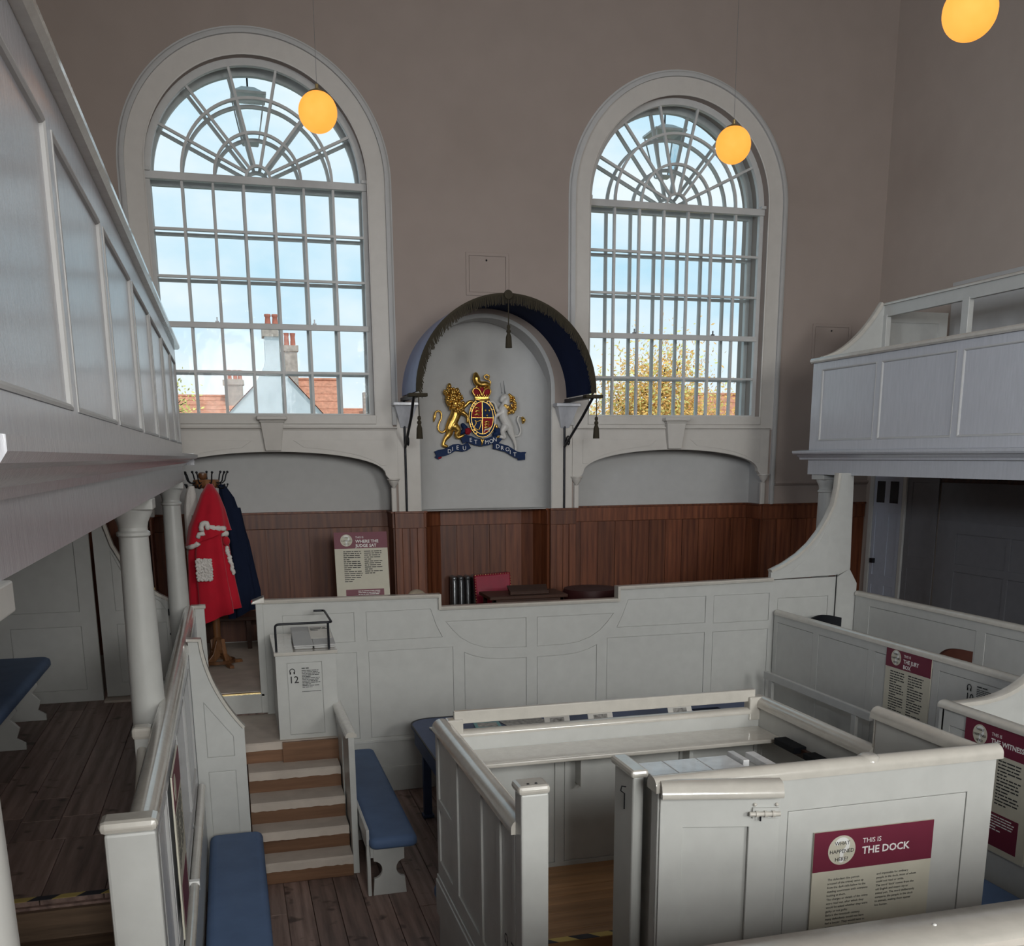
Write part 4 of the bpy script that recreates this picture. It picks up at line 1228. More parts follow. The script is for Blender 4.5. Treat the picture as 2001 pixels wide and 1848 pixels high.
for a, b in ((1.65, 1.775), (1.778, 1.935), (1.938, 2.09)):
    MB().box(a, b, 3.63, 3.94, 1.845, 1.875).build('top_board', 'worn_white', dc, bevel=0.003)
MB().box(2.10, 2.23, 3.65, 3.66, 1.845, 1.878).box(2.19, 2.235, 3.63, 3.95, 1.845, 1.878).box(2.10, 2.13, 3.80, 3.95, 1.845, 1.89).build('broken_edge', 'worn_white', dc, bevel=0.003)
MB().lathe([(0, 1.925), (0.03, 1.93), (0.045, 1.92), (0.05, 1.905), (0, 1.90)], (2.60, 3.615, 0), 18).build('old_bracket', 'rail', dc, smooth=60)
# open door, hinged on the jamb and folded back in front of the front wall
ang = math.atan2(-0.12, 0.475)
Ud = Vector((math.cos(ang), math.sin(ang), 0))
Od = Vector((1.605, 3.565, 0))
Nd = Ud.cross(Z_)
leaf = MB().plate(Od-Nd*0.02, Ud, Z_, rect(0, 0.49, 0.50, 1.855), (), 0.022).build('door', 'grey', dc)
MB().plate(Od, Ud, Z_, rect(0, 0.49, 0.50, 1.855), [rect(0.095, 0.365, 0.60, 1.715)], 0.02).build('door_frame', 'grey', leaf, bevel=0.003)
MB().extrude([(0.03, 0), (-0.045, 0), (-0.052, 0.012), (-0.048, 0.026), (-0.035, 0.05), (-0.01, 0.062), (0.03, 0.062)], Od+Z_*1.852, Od+Ud*0.49+Z_*1.852, -Nd).build('door_rail', 'rail', leaf, smooth=50)
MB().plate(Od+Nd*0.012, Ud, Z_, rect(0.375, 0.485, 1.755, 1.80), (), 0.012).build('bolt_plate', 'grey', leaf, bevel=0.002)
c0 = Od+Nd*0.022+Z_*1.778
MB().tube([c0+Ud*0.36, c0+Ud*0.485], 0.010, 12).build('bolt', 'rail', leaf, smooth=50)
for u in (0.385, 0.42, 0.452):
    MB().tube([c0+Ud*u, c0+Ud*(u+0.012)], 0.014, 12).build('bolt_keeper', 'rail', leaf, smooth=50)
MB().tube([c0+Ud*0.405, c0+Ud*0.405-Z_*0.03], 0.004, 8).build('bolt_knob', 'black', leaf)
for u, z in ((0.385, 1.812), (0.475, 1.812)):
    MB().ball(Od+Ud*u+Z_*z+Nd*0.004, 0.008).build('screw', 'rail', leaf, smooth=180)
icon(dc, (1.0788, 4.06, 1.10), -Y_, '9', 0.055, 8, 0.12)

# ------------------------------------------------------------------ jury box, jury bench, witness box, foreground rail
jy = thing('jury_box', (5.45, 7.2, 0), 'long grey panelled front wall of the jury box', 'jury box')
fwall(jy, (5.45, 0, 0), -Y_, rect(-9.35, -3.2, 0.0, 1.56), [rect(-9.28, -8.60, 0.25, 1.48), rect(-8.50, -7.70, 0.25, 1.48), rect(-7.60, -6.82, 0.25, 1.48), rect(-6.74, -5.90, 0.25, 1.48), rect(-5.8, -5.0, 0.25, 1.48)], 0.06, 'grey', 0.003, 0.004)
MB().extrude(capprof(0.085, 0.05, 10), (5.48, 3.2, 1.555), (5.48, 9.335, 1.555), X_).build('cap_rail', 'rail', jy, smooth=50)
icon(jy, (5.4488, 6.41, 1.45), -Y_, '10', 0.056, 10, 0.28)
jk = thing('jury_back_row', (6.42, 7.2, 0.6), 'grey panelled screen behind the front jury seats', 'screen')
fwall(jk, (6.42, 0, 0), -Y_, rect(-9.36, -2.6, 0.6, 1.72), [rect(-9.1, -7.5, 0.75, 1.63), rect(-7.38, -5.8, 0.75, 1.63), rect(-5.7, -4.1, 0.75, 1.63)], 0.06, 'grey', 0.004, 0.004)
MB().extrude(capprof(0.085, 0.05, 10), (6.45, 2.6, 1.715), (6.45, 9.36, 1.715), X_).build('cap_rail', 'rail', jk, smooth=50)

bn = thing('open_back_bench', (5.2, 8.1, 0), 'plain grey bench with open framed back before the jury box', 'bench')
MB().box(5.17, 5.21, 7.22, 9.02, 0.955, 1.03).build('top_rail', 'grey', bn, bevel=0.004)
for yy in (7.42, 8.86):
    MB().box(5.175, 5.205, yy, yy+0.07, 0.0, 0.96).build('post', 'grey', bn, bevel=0.004)
MB().box(5.175, 5.20, 7.42, 8.93, 0.50, 0.68).build('lower_rail', 'grey', bn, bevel=0.004)
MB().box(5.0, 5.22, 7.25, 9.0, 0.42, 0.46).build('seat', 'grey', bn, bevel=0.006)
for yy in (7.42, 8.86):
    MB().box(5.02, 5.06, yy, yy+0.06, 0.0, 0.42).build('leg', 'grey', bn)

wx = thing('witness_box', (4.5, 4.6, 0), 'grey witness box with swept side wall', 'witness box')
fwall(wx, (4.5, 0, 0), -Y_, rect(-5.5, -3.0, 0.0, 1.55), [rect(-5.42, -5.22, 0.3, 1.44), rect(-5.1, -4.3, 0.3, 1.44), rect(-4.2, -3.4, 0.3, 1.44)], 0.06, 'grey', 0.004, 0.004)
MB().extrude(capprof(0.10, 0.045, 10), (4.53, 3.0, 1.545), (4.53, 5.53, 1.545), X_).build('cap_rail', 'rail', wx, smooth=50)
swp = [(4.5, 1.545)] + bez((4.75, 1.555), (5.02, 1.56), (5.2, 1.72), 8) + [(5.3, 1.85), (5.42, 1.88), (5.42, 0.0), (4.5, 0.0)]
MB().plate((0, 5.48, 0), X_, Z_, swp, (), 0.05).build('swept_side', 'grey', wx, bevel=0.003)
MB().sweep([(-0.006, -0.065), (0.022, -0.065), (0.028, 0.0), (0.022, 0.02), (-0.006, 0.02)], [(p[0], 5.48, p[1]) for p in swp[:11]], -Y_).build('swept_rail', 'rail', wx, smooth=40)

fr_ = thing('pew_front', (2.0, 2.0, 1.3), 'broad cream-grey rail of the pew front crossing the bottom corner', 'pew front')
MB().extrude([(-0.075, 0), (0.085, 0), (0.10, 0.012), (0.10, 0.03), (0.085, 0.042), (-0.07, 0.042), (-0.085, 0.03), (-0.085, 0.01)], (0.35, 2.015, 1.958), (4.6, 2.015, 1.958), Y_).build('top_rail', 'rail', fr_, smooth=40)
fwall(fr_, (0, 1.955, 0), X_, rect(0.38, 4.6, 0.0, 1.958), [rect(0.5+i*0.85, 1.25+i*0.85, 1.42, 1.86) for i in range(4)], 0.08, 'grey', 0.006, 0.0, bead=True)
MB().ball((1.70, 2.035, 2.0), 0.006, sc=(1, 1, 0.6)).build('paint_chip', 'sign_white', fr_)
# ------------------------------------------------------------------ right wall under the far gallery
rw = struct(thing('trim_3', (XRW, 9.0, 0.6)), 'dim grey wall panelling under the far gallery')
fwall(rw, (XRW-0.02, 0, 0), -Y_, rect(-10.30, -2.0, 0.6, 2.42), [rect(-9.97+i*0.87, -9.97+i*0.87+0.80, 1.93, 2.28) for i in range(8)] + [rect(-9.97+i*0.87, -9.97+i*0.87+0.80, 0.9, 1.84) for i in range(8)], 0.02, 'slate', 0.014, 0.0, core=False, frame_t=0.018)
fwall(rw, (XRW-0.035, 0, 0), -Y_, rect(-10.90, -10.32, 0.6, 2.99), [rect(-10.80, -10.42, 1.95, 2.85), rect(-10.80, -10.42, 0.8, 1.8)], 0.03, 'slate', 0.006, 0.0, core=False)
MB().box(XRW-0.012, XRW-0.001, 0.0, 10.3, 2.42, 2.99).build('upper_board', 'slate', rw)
MB().box(XRW-0.03, XRW-0.012, 2.0, 10.3, 2.86, 2.96).build('peg_rail', 'dark_wood', rw, bevel=0.004)
for i in range(10):
    yy = 10.0-i*0.35
    MB().tube([(XRW-0.03, yy, 2.92), (XRW-0.09, yy, 2.90), (XRW-0.11, yy, 2.93)], 0.008, 6).build('peg', 'black', rw)
d1 = struct(thing('door_1', (XRW, 11.25, 1.07)), 'pale blue-grey door with two small panes under the far gallery')
Udr, Odr = -Y_, Vector((XRW-0.05, 0, 0))
fwall(d1, Odr, Udr, rect(-11.55, -10.98, 1.08, 2.96), [rect(-11.49, -11.33, 2.58, 2.85), rect(-11.22, -11.05, 2.58, 2.85), rect(-11.49, -11.33, 1.65, 2.46), rect(-11.22, -11.05, 1.65, 2.46), rect(-11.49, -11.33, 1.15, 1.52), rect(-11.22, -11.05, 1.15, 1.52)], 0.04, 'door_blue', 0.008, 0.0, names=('leaf', 'leaf_frame', 'panel'))
for u in (-11.49, -11.22):
    MB().plate(Odr-Vector((0.003, 0, 0)), Udr, Z_, rect(u, u+0.165, 2.58, 2.85), (), 0.003).build('pane', 'darkglass', d1)
MB().box(XRW-0.09, XRW-0.05, 11.44, 11.50, 1.80, 1.86).build('lock', 'black', d1)
MB().box(XRW-0.06, XRW, 11.56, 11.64, 1.07, 3.0).box(XRW-0.06, XRW, 10.9, 10.965, 1.07, 3.0).build('door_frame', 'grey', d1, bevel=0.004)

# ------------------------------------------------------------------ canopy over the judge seat
CX, CZ, CR, CY0 = 2.98, 3.87, 1.0, 10.86
cn = thing('judge_canopy', (CX, 11.4, CZ), 'navy half-round fabric canopy with fringe and tassels over the royal arms', 'canopy')
def shell(r, y0, y1, flip, z0=-0.02):
    mb = MB()
    n = 48
    for k in range(n+1):
        a = PI*k/n
        for y in (y0, y1):
            mb.v.append(Vector((CX+r*math.cos(a), y, CZ+r*math.sin(a)+(z0 if k in (0, n) else 0))))
    for k in range(n):
        mb.f.append((2*k, 2*k+1, 2*k+3, 2*k+2))
    return mb
def solid_arc(r0, r1, y0, y1):
    return MB().plate((0, y0, 0), X_, Z_, arc(CX, CZ, r1, 0, 180, 48)+arc(CX, CZ, r0, 180, 0, 48), (), y1-y0)
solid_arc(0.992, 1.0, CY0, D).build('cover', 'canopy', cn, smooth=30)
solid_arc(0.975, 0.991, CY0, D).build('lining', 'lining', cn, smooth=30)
solid_arc(0.982, 1.006, CY0-0.012, CY0+0.02).build('front_hoop', 'fringe', cn, smooth=30)
MB().plate((0, CY0-0.002, 0), X_, Z_, [], (), 0.01) if False else None
mb = MB()
for k in range(420):
    a = math.radians(1+178*k/419)
    L = 0.085+random.uniform(-0.012, 0.02)
    p = Vector((CX+0.985*math.cos(a), CY0-0.016+random.uniform(-0.004, 0.004), CZ+0.985*math.sin(a)))
    d = (Vector((-math.cos(a), 0, -math.sin(a)))*0.35+Vector((0, 0, -0.75))).normalized()
    mb.beam(p, p+d*L+Vector((random.uniform(-0.006, 0.006), 0, 0)), 0.006, 0.004, Y_)
tag(mb.build('fringe', 'fringe', cn), kind='stuff')
for sx in (-1, 1):
    MB().box(CX+sx*0.985-0.10, CX+sx*0.985+0.10, CY0-0.02, CY0+0.10, CZ-0.055, CZ-0.02).build('arm_end', 'fringe', cn, bevel=0.006)
    MB().box(CX+sx*0.985-0.035, CX+sx*0.985+0.035, CY0, D, CZ-0.055, CZ-0.02).build('side_bar', 'black', cn)
def tassel(x, y, z, L):
    MB().tube([(x, y, z), (x, y, z-L)], 0.006, 6).build('tassel_cord', 'fringe', cn)
    MB().lathe([(0, z-L+0.02), (0.016, z-L+0.01), (0.02, z-L-0.012), (0.012, z-L-0.03), (0.024, z-L-0.045), (0.024, z-L-0.06), (0.016, z-L-0.07), (0.03, z-L-0.11), (0.036, z-L-0.22), (0.0, z-L-0.22)], (x, y, 0), 16).build('tassel', 'fringe', cn, smooth=40)
tassel(CX+0.0, CY0-0.03, CZ+0.97, 0.30)
tassel(CX-0.985, CY0-0.02, CZ-0.05, 0.22)
tassel(CX+1.005, CY0-0.02, CZ-0.05, 0.22)
MB().lathe([(0, -0.02), (0.045, -0.015), (0.05, 0.0), (0.035, 0.02), (0, 0.025)], (CX, CY0-0.03, CZ+0.985), 14, 'y').build('rosette', 'fringe', cn, smooth=50)
for sx, xr in ((-1, 1.995), (1, 3.925)):
    MB().tube([(xr, D-0.03, 2.56), (xr, D-0.03, 3.45), (xr, D-0.03, CZ-0.05)], 0.013, 8).build('iron_rod', 'black', cn, smooth=60)
    MB().tube([(xr, D-0.03, 3.30), (xr+sx*0.02, 11.2, 3.62), (xr+sx*0.04, CY0+0.05, CZ-0.05)], 0.016, 8).build('iron_brace', 'black', cn, smooth=60)
    sp = []
    for k in range(22):
        t = k/21*4.2*PI/2
        r = 0.075*(1-k/28)
        sp.append((xr+0.02, D-0.11+r*math.cos(t), 3.36+r*math.sin(t)))
    MB().tube(sp, 0.009, 8).build('iron_scroll', 'black', cn, smooth=60)
    xc = 2.0 if sx < 0 else 3.93
    MB().loft([[(xc-0.05, D-0.03, 3.52), (xc+0.05, D-0.03, 3.52), (xc+0.05, D-0.012, 3.52), (xc-0.05, D-0.012, 3.52)],
               [(xc-0.08, D-0.09, 3.62), (xc+0.08, D-0.09, 3.62), (xc+0.08, D-0.012, 3.62), (xc-0.08, D-0.012, 3.62)],
               [(xc-0.125, D-0.15, 3.76), (xc+0.125, D-0.15, 3.76), (xc+0.125, D-0.012, 3.76), (xc-0.125, D-0.012, 3.76)]]).build('corbel', 'grey_old', cn, smooth=30)
    MB().box(xc-0.15, xc+0.15, D-0.18, D-0.012, 3.76, 3.80).build('corbel_cap', 'grey_old', cn, bevel=0.008)

# ------------------------------------------------------------------ royal arms in relief
AY, AS = 12.16, 0.000772
ca = thing('royal_coat_of_arms', (2.985, AY, 3.24), 'gilded royal coat of arms with lion and unicorn in the niche', 'coat of arms')
def ap(x, y, d=0.0):
    return Vector((2.985+(x-1010)*AS, AY-0.03-d, 3.645+(790-y)*AS))
def relief(name, mat, chains, vox=0.0055, depth=0.0, parent=ca):
    mb = MB()
    for ch in chains:
        pts, rs = [], []
        for i, c in enumerate(ch):
            x, y, r = c[:3]
            dd = c[3] if len(c) > 3 else 0.0
            pts.append(ap(x, y, depth+dd))
            rs.append(r*AS)
        # resample smoothly
        P, R = [], []
        n = len(pts)
        for i in range(n-1):
            p0, p1, p2, p3 = pts[max(i-1, 0)], pts[i], pts[i+1], pts[min(i+2, n-1)]
            for t in (0, 0.25, 0.5, 0.75):
                P.append(0.5*((2*p1)+(p2-p0)*t+(2*p0-5*p1+4*p2-p3)*t*t+(3*p1-p0-3*p2+p3)*t**3))
                R.append(rs[i]+(rs[i+1]-rs[i])*t)
        P.append(pts[-1])
        R.append(rs[-1])
        mb.tube(P, R, 12)
        mb.ball(pts[0], rs[0], 12, 8)
        mb.ball(pts[-1], rs[-1], 12, 8)
    o = mb.build(name, mat, parent, smooth=180)
    if vox:
        m_ = o.modifiers.new('merge', 'REMESH')
        m_.mode = 'VOXEL'
        m_.voxel_size = vox
        m_.use_smooth_shade = True
        s_ = o.modifiers.new('soft', 'SMOOTH')
        s_.iterations = 3
        s_.factor = 0.5
    return o
relief('lion', 'gold', [
    [(530, 380, 45), (545, 440, 80), (575, 520, 105), (605, 600, 105), (625, 670, 90), (600, 760, 82), (550, 860, 84), (505, 950, 72)],
    [(505, 950, 70), (500, 1030, 52), (445, 1095, 36), (415, 1150, 28), (405, 1200, 30), (455, 1218, 26)],
    [(585, 920, 66, 0.02), (640, 985, 46, 0.025), (610, 1045, 34, 0.02), (635, 1085, 28, 0.02), (715, 1055, 24, 0.02)],
    [(640, 680, 50, 0.02), (720, 715, 36, 0.03), (785, 770, 27, 0.03), (790, 850, 22, 0.03)],
    [(690, 650, 44), (770, 600, 30, 0.01), (825, 550, 25, 0.02), (875, 550, 22, 0.02)]])
relief('lion_tail', 'gold', [[(440, 975, 18), (405, 1005, 15), (355, 995, 15), (328, 945, 15), (345, 870, 14), (383, 790, 13), (378, 715, 13), (338, 688, 13), (295, 712, 16), (278, 775, 24), (262, 845, 9)]], 0)
mane = []
rnd = random.Random(4)
for k in range(130):
    t = rnd.random()
    cx_, cy_ = 530+110*t, 360+330*t
    w_ = 50+95*math.sin(PI*min(1, t*0.75+0.15))
    x = cx_+rnd.uniform(-w_, w_)
    y = cy_+rnd.uniform(-25, 25)
    r = rnd.uniform(14, 26)
    d = 0.09*math.sqrt(max(0, 1-((x-cx_)/w_)**2))
    mane.append([(x, y, r, d), (x+rnd.uniform(-14, 14), y+rnd.uniform(18, 40), r*0.5, d-0.004)])
relief('lion_mane', 'gold', mane, 0)
relief('lion_crown', 'gold', [[(515, 320, 36, 0.01), (516, 300, 26, 0.01)]], 0)
relief('unicorn', 'silver', [
    [(1345, 520, 38, 0.02), (1385, 480, 55, 0.02), (1420, 500, 58, 0.01), (1410, 580, 62), (1365, 680, 80), (1375, 780, 76), (1430, 870, 76), (1475, 950, 66)],
    [(1475, 950, 64), (1505, 1040, 46), (1545, 1130, 29), (1567, 1215, 21), (1567, 1285, 19)],
    [(1390, 930, 62, 0.02), (1345, 1000, 42, 0.025), (1385, 1085, 30, 0.02), (1330, 1080, 24, 0.02), (1280, 1070, 20, 0.02)],
    [(1345, 710, 52, 0.02), (1270, 745, 30, 0.03), (1232, 790, 22, 0.03), (1228, 870, 19, 0.03), (1245, 905, 18, 0.03)],
    [(1390, 440, 16, 0.02), (1400, 415, 12, 0.02)]])
relief('unicorn_foreleg', 'silver', [[(1300, 700, 30), (1262, 660, 24, 0.01), (1240, 590, 20, 0.015), (1200, 550, 20, 0.02), (1160, 548, 20, 0.02)]], 0)
relief('unicorn_tail', 'silver', [[(1565, 1065, 16), (1620, 1055, 14), (1652, 985, 14), (1632, 900, 14), (1603, 830, 13), (1618, 770, 13), (1665, 765, 13), (1685, 790, 14)]], 0)
relief('tail_tuft', 'gold', [[(1680, 790, 22, 0.01), (1695, 825, 36, 0.015), (1685, 865, 14, 0.01)]], 0)
um = []
for k in range(36):
    t = rnd.random()
    x, y = 1475+60*math.sin(PI*t)+rnd.uniform(-40, 40), 440+280*t
    um.append([(x, y, rnd.uniform(16, 28), rnd.uniform(0.01, 0.045)), (x+rnd.uniform(-15, 15), y+25, 10, 0.02)])
for k in range(10):
    um.append([(1380+rnd.uniform(-10, 70), 600+k*5, 20, 0.04), (1400+rnd.uniform(-10, 70), 620+k*4, 14, 0.04)])
relief('unicorn_mane', 'gold', um, 0)
relief('hoof', 'gold', [[(1245, 905, 20, 0.035), (1250, 930, 24, 0.035)]], 0)
relief('hoof', 'gold', [[(1290, 1072, 18, 0.025), (1268, 1078, 20, 0.025)]], 0)
relief('horn', 'steel', [[(1392, 420, 9, 0.03), (1362, 235, 3, 0.05)], [(1345, 420, 5, 0.02), (1318, 265, 2, 0.03)]], 0)
# shield and garter
def oval(rx, ry, n=40, cx=1020, cy=790, a0=0, a1=360, tilt=0):
    return [((cx+rx*math.cos(math.radians(a0+(a1-a0)*i/n))), (cy+ry*math.sin(math.radians(a0+(a1-a0)*i/n)))) for i in range(n+(0 if a1-a0 == 360 else 1))]
def oplate(name, mat, pts, holes, d, t, parent=ca):
    f = lambda L: [((x-1010)*AS, (790-y)*AS) for x, y in L]
    return MB().plate(Vector((2.985, AY-0.03-d, 3.645)), X_, Z_, f(pts), [f(h) for h in holes], t).build(name, mat, parent, bevel=0.0015)
oplate('garter', 'arms_blue', oval(212, 292), [oval(172, 240)], 0.035, 0.035)
for r0, r1 in (((216, 296), (206, 286)), ((180, 248), (170, 238))):
    oplate('garter_edge', 'gold', oval(*r0), [oval(*r1)], 0.041, 0.01)
shd = oplate('shield', 'arms_blue', oval(172, 240), [], 0.038, 0.038)
cl = lambda pts, x0, x1, y0, y1: [(min(max(x, x0), x1), min(max(y, y0), y1)) for x, y in pts]
oplate('quarter', 'arms_red', [(1020, 790), (1020, 552)] + [(1020-168*math.sin(math.radians(k)), 790-236*math.cos(math.radians(k))) for k in range(5, 91, 5)], [], 0.041, 0.004, shd)
oplate('quarter', 'arms_red', [(1020, 790), (1020, 1026)] + [(1020+168*math.sin(math.radians(k)), 790+236*math.cos(math.radians(k))) for k in range(5, 91, 5)], [], 0.041, 0.004, shd)
oplate('partition_line', 'gold', [(1014, 555), (1026, 555), (1026, 1025), (1014, 1025)], [], 0.045, 0.006, shd)
oplate('partition_line', 'gold', [(852, 796), (852, 784), (1188, 784), (1188, 796)], [], 0.045, 0.006, shd)
for (x, y) in ((935, 640), (945, 690), (935, 740), (1095, 850), (1090, 890), (1085, 935)):
    relief('shield_lion', 'gold', [[(x-38, y+6, 11, 0.045), (x, y-6, 14, 0.048), (x+38, y+4, 9, 0.045)], [(x-22, y+2, 7, 0.045), (x-24, y+24, 5, 0.045)], [(x+20, y+2, 7, 0.045), (x+24, y+24, 5, 0.045)]], 0, 0.0, shd)
for x, y in ((1070, 680), (1130, 680), (1095, 755)):
    relief('fleur_de_lis', 'gold', [[(x, y-26, 5, 0.045), (x, y, 12, 0.047), (x, y+26, 5, 0.045)], [(x-16, y-8, 5, 0.045), (x, y+8, 6, 0.045), (x+16, y-8, 5, 0.045)]], 0, 0.0, shd)
relief('harp', 'gold', [[(900, 830, 8, 0.045), (920, 870, 8, 0.045), (890, 930, 9, 0.045), (960, 970, 9, 0.045), (1005, 830, 7, 0.045), (940, 845, 8, 0.045), (900, 830, 8, 0.045)]], 0, 0.0, shd)
relief('white_horse', 'silver', [[(1045, 1000, 7, 0.045), (1060, 970, 11, 0.045), (1110, 960, 12, 0.045), (1145, 935, 8, 0.045)], [(1060, 980, 6, 0.045), (1040, 1010, 5, 0.045)], [(1110, 965, 6, 0.045), (1130, 1000, 5, 0.045)]], 0, 0.0, shd)
for a, ch in zip((-152, -140, -128, -116, -64, -52, -40, -28, 205, 160, 148, 136, 120), 'HONISOITQUIMA'):
    r = math.radians(a)
    x, y = 1020+193*math.cos(r), 790+266*math.sin(r)
    ta = math.atan2(266*math.cos(r), -193*math.sin(r))
    Ut = Vector((math.cos(ta), 0, -math.sin(ta)))
    if a > 0:
        Ut = -Ut
    Vt = Vector((-Ut.z, 0, Ut.x))
    text(ca, ch, ap(x, y, 0.037)-Ut*0.011-Vt*0.011, Ut, Vt, 0.034, 'gold', 'garter_letter')
# crown and crest
oplate('crown_band', 'gold', [(905, 520), (912, 470), (1118, 470), (1125, 520)], [], 0.05, 0.05)
oplate('crown_cap', 'arms_red', [(915, 470), (880, 400), (905, 350), (1015, 330), (1125, 350), (1150, 400), (1112, 470)], [], 0.035, 0.035)
relief('crown_arches', 'gold', [[(912, 470, 13, 0.045), (872, 400, 13, 0.04), (905, 350, 13, 0.045), (975, 375, 13, 0.055), (1015, 470, 13, 0.06)], [(1118, 470, 13, 0.045), (1158, 400, 13, 0.04), (1125, 350, 13, 0.045), (1055, 375, 13, 0.055), (1015, 470, 13, 0.06)],
                        [(905, 515, 16, 0.05), (960, 523, 16, 0.058), (1015, 526, 16, 0.06), (1070, 523, 16, 0.058), (1125, 515, 16, 0.05)]] + [[(x, 470, 14, 0.055), (x, 445, 10, 0.058)] for x in (940, 978, 1015, 1052, 1090)], 0)
relief('crest_lion', 'gold', [[(930, 150, 40, 0.02), (935, 200, 62, 0.03), (950, 262, 54, 0.03), (1010, 290, 46, 0.03), (1080, 288, 46, 0.03), (1125, 298, 38, 0.03)],
                              [(950, 280, 24, 0.04), (940, 320, 16, 0.04), (920, 345, 16, 0.04)], [(990, 300, 20, 0.04), (1000, 340, 15, 0.04)], [(1070, 300, 22, 0.04), (1055, 345, 15, 0.04)], [(1125, 300, 24, 0.04), (1140, 345, 15, 0.04)],
                              [(920, 170, 18, 0.045), (945, 165, 16, 0.045)]] , 0.0045)
relief('crest_tail', 'gold', [[(1140, 300, 13, 0.02), (1165, 260, 12, 0.02), (1140, 225, 12, 0.02), (1090, 210, 12, 0.02), (1065, 175, 12, 0.02), (1095, 148, 12, 0.02), (1140, 165, 14, 0.02), (1130, 200, 18, 0.02)]], 0)
relief('rose', 'arms_red', [[(790, 985, 46, 0.02), (790, 1000, 46, 0.02)]] + [[(790+34*math.cos(k*1.256), 992+34*math.sin(k*1.256), 22, 0.035), (790+20*math.cos(k*1.256), 992+20*math.sin(k*1.256), 14, 0.045)] for k in range(5)], 0)
relief('thistle', 'arms_blue', [[(720, 900, 34), (760, 960, 46), (700, 1010, 30)], [(1250, 960, 44), (1290, 1000, 50), (1230, 1040, 40)]], 0)
# scroll with the motto
def ribbon(cen, h, name, d):
    n = len(cen)
    tops, bots = [], []
    for i in range(n):
        a, b = Vector(cen[max(i-1, 0)]), Vector(cen[min(i+1, n-1)])
        t = (b-a).normalized()
        nn = Vector((t.y, -t.x))
        if nn.y > 0:
            nn = -nn
        tops.append(tuple(Vector(cen[i])+nn*h/2))
        bots.append(tuple(Vector(cen[i])-nn*h/2))
    return oplate(name, 'arms_blue', tops+list(reversed(bots)), [], d, 0.022)
rb1 = [(280, 1345), (330, 1325), (420, 1310), (500, 1280), (570, 1240), (640, 1235), (700, 1250), (760, 1235), (815, 1200)]
rb2 = [(690, 1130), (760, 1100), (830, 1115), (910, 1150), (1010, 1165), (1110, 1150), (1200, 1120), (1260, 1105), (1310, 1150)]
rb3 = [(1200, 1210), (1260, 1215), (1340, 1240), (1420, 1260), (1500, 1310), (1570, 1350), (1640, 1365), (1720, 1360)]
ribbon(rb1, 105, 'scroll', 0.012)
ribbon(rb2, 110, 'scroll', 0.02)
ribbon(rb3, 105, 'scroll', 0.012)
oplate('scroll_tail', 'arms_blue', [(290, 1290), (330, 1280), (360, 1400), (320, 1420), (260, 1380), (300, 1350)], [], 0.008, 0.015)
oplate('scroll_tail', 'arms_blue', [(1600, 1320), (1745, 1310), (1705, 1365), (1725, 1430), (1600, 1440)], [], 0.008, 0.015)
relief('scroll_curl', 'arms_red', [[(330, 1395, 18), (360, 1385, 16)]], 0)
for wrd, pts in (('DIEU', [(490, 1290), (560, 1255), (630, 1235), (730, 1245)]), ('ET', [(840, 1120), (915, 1150)]), ('MON', [(1085, 1155), (1155, 1140), (1215, 1115)]), ('DROIT', [(1265, 1220), (1345, 1245), (1420, 1265), (1490, 1310), (1550, 1345)])):
    for ch, (x, y) in zip(wrd, pts):
        text(ca, ch, ap(x-26, y+32, 0.022 if wrd in ('ET', 'MON') else 0.014), X_, Z_, 0.068, 'sign_white', 'motto_letter')
relief('scroll_flower', 'gold', [[(1000, 1110, 14, 0.02), (1018, 1160, 18, 0.022), (1010, 1200, 8, 0.02)], [(1040, 1115, 12, 0.02), (1022, 1160, 10, 0.02)]], 0)

# ------------------------------------------------------------------ pendant globe lamps
def lamp(x, y, z, label):
    t = thing('globe_lamp', (x, y, z), label, 'lamp', 'hanging orange globe lamps')
    r = 0.16
    MB().ball((x, y, z), r, 36, 24).build('globe', 'globe', t, smooth=180)
    MB().lathe([(0.0, z+r+0.015), (0.03, z+r+0.012), (0.07, z+r-0.008), (0.075, z+r-0.022), (0.0, z+r-0.022)], (x, y, 0), 20).build('gallery_cap', 'brass', t, smooth=40)
    MB().tube([(x, y, z+r), (x, y, z+r+0.05)], 0.014, 10).build('cap_stem', 'brass', t)
    MB().tube([(x, y, z+r+0.05), (x, y, CEIL)], 0.0018, 6).build('flex', 'steel', t)
lamp(0.925, 9.30, 6.0, 'lit orange globe lamp hanging before the near arched window')
lamp(4.68, 9.18, 5.97, 'lit orange globe lamp hanging before the barred arched window')
lamp(4.53, 5.85, 5.81, 'lit orange globe lamp cut by the top of the picture')

# ------------------------------------------------------------------ coat stand and robes
cs = thing('coat_stand', (-0.21, 10.8, 1.07), 'polished wooden coat stand with curled black hooks', 'coat stand')
SX, SY = -0.21, 10.82
MB().lathe([(0, 2.985), (0.03, 2.99), (0.045, 3.01), (0.042, 3.045), (0.02, 3.06), (0, 3.062)], (SX-0.03, SY, 0), 20).build('finial', 'oak', cs, smooth=50)
MB().lathe([(0, 2.90), (0.10, 2.90), (0.125, 2.92), (0.13, 2.97), (0.12, 2.985), (0, 2.99)], (SX, SY, 0), 8).build('head', 'oak', cs, bevel=0.004)
MB().lathe([(0.035, 1.35), (0.04, 1.5), (0.035, 1.9), (0.032, 2.9)], (SX, SY, 0), 16).build('pole', 'oak', cs, smooth=50)
MB().lathe([(0.06, 1.20), (0.07, 1.24), (0.045, 1.34), (0.05, 1.36), (0.035, 1.37)], (SX, SY, 0), 8).build('pole_collar', 'oak', cs)
MB().lathe([(0.15, 1.10), (0.165, 1.10), (0.165, 1.135), (0.15, 1.135), (0.15, 1.10)], (SX, SY, 0), 28).build('umbrella_ring', 'oak', cs, smooth=30)
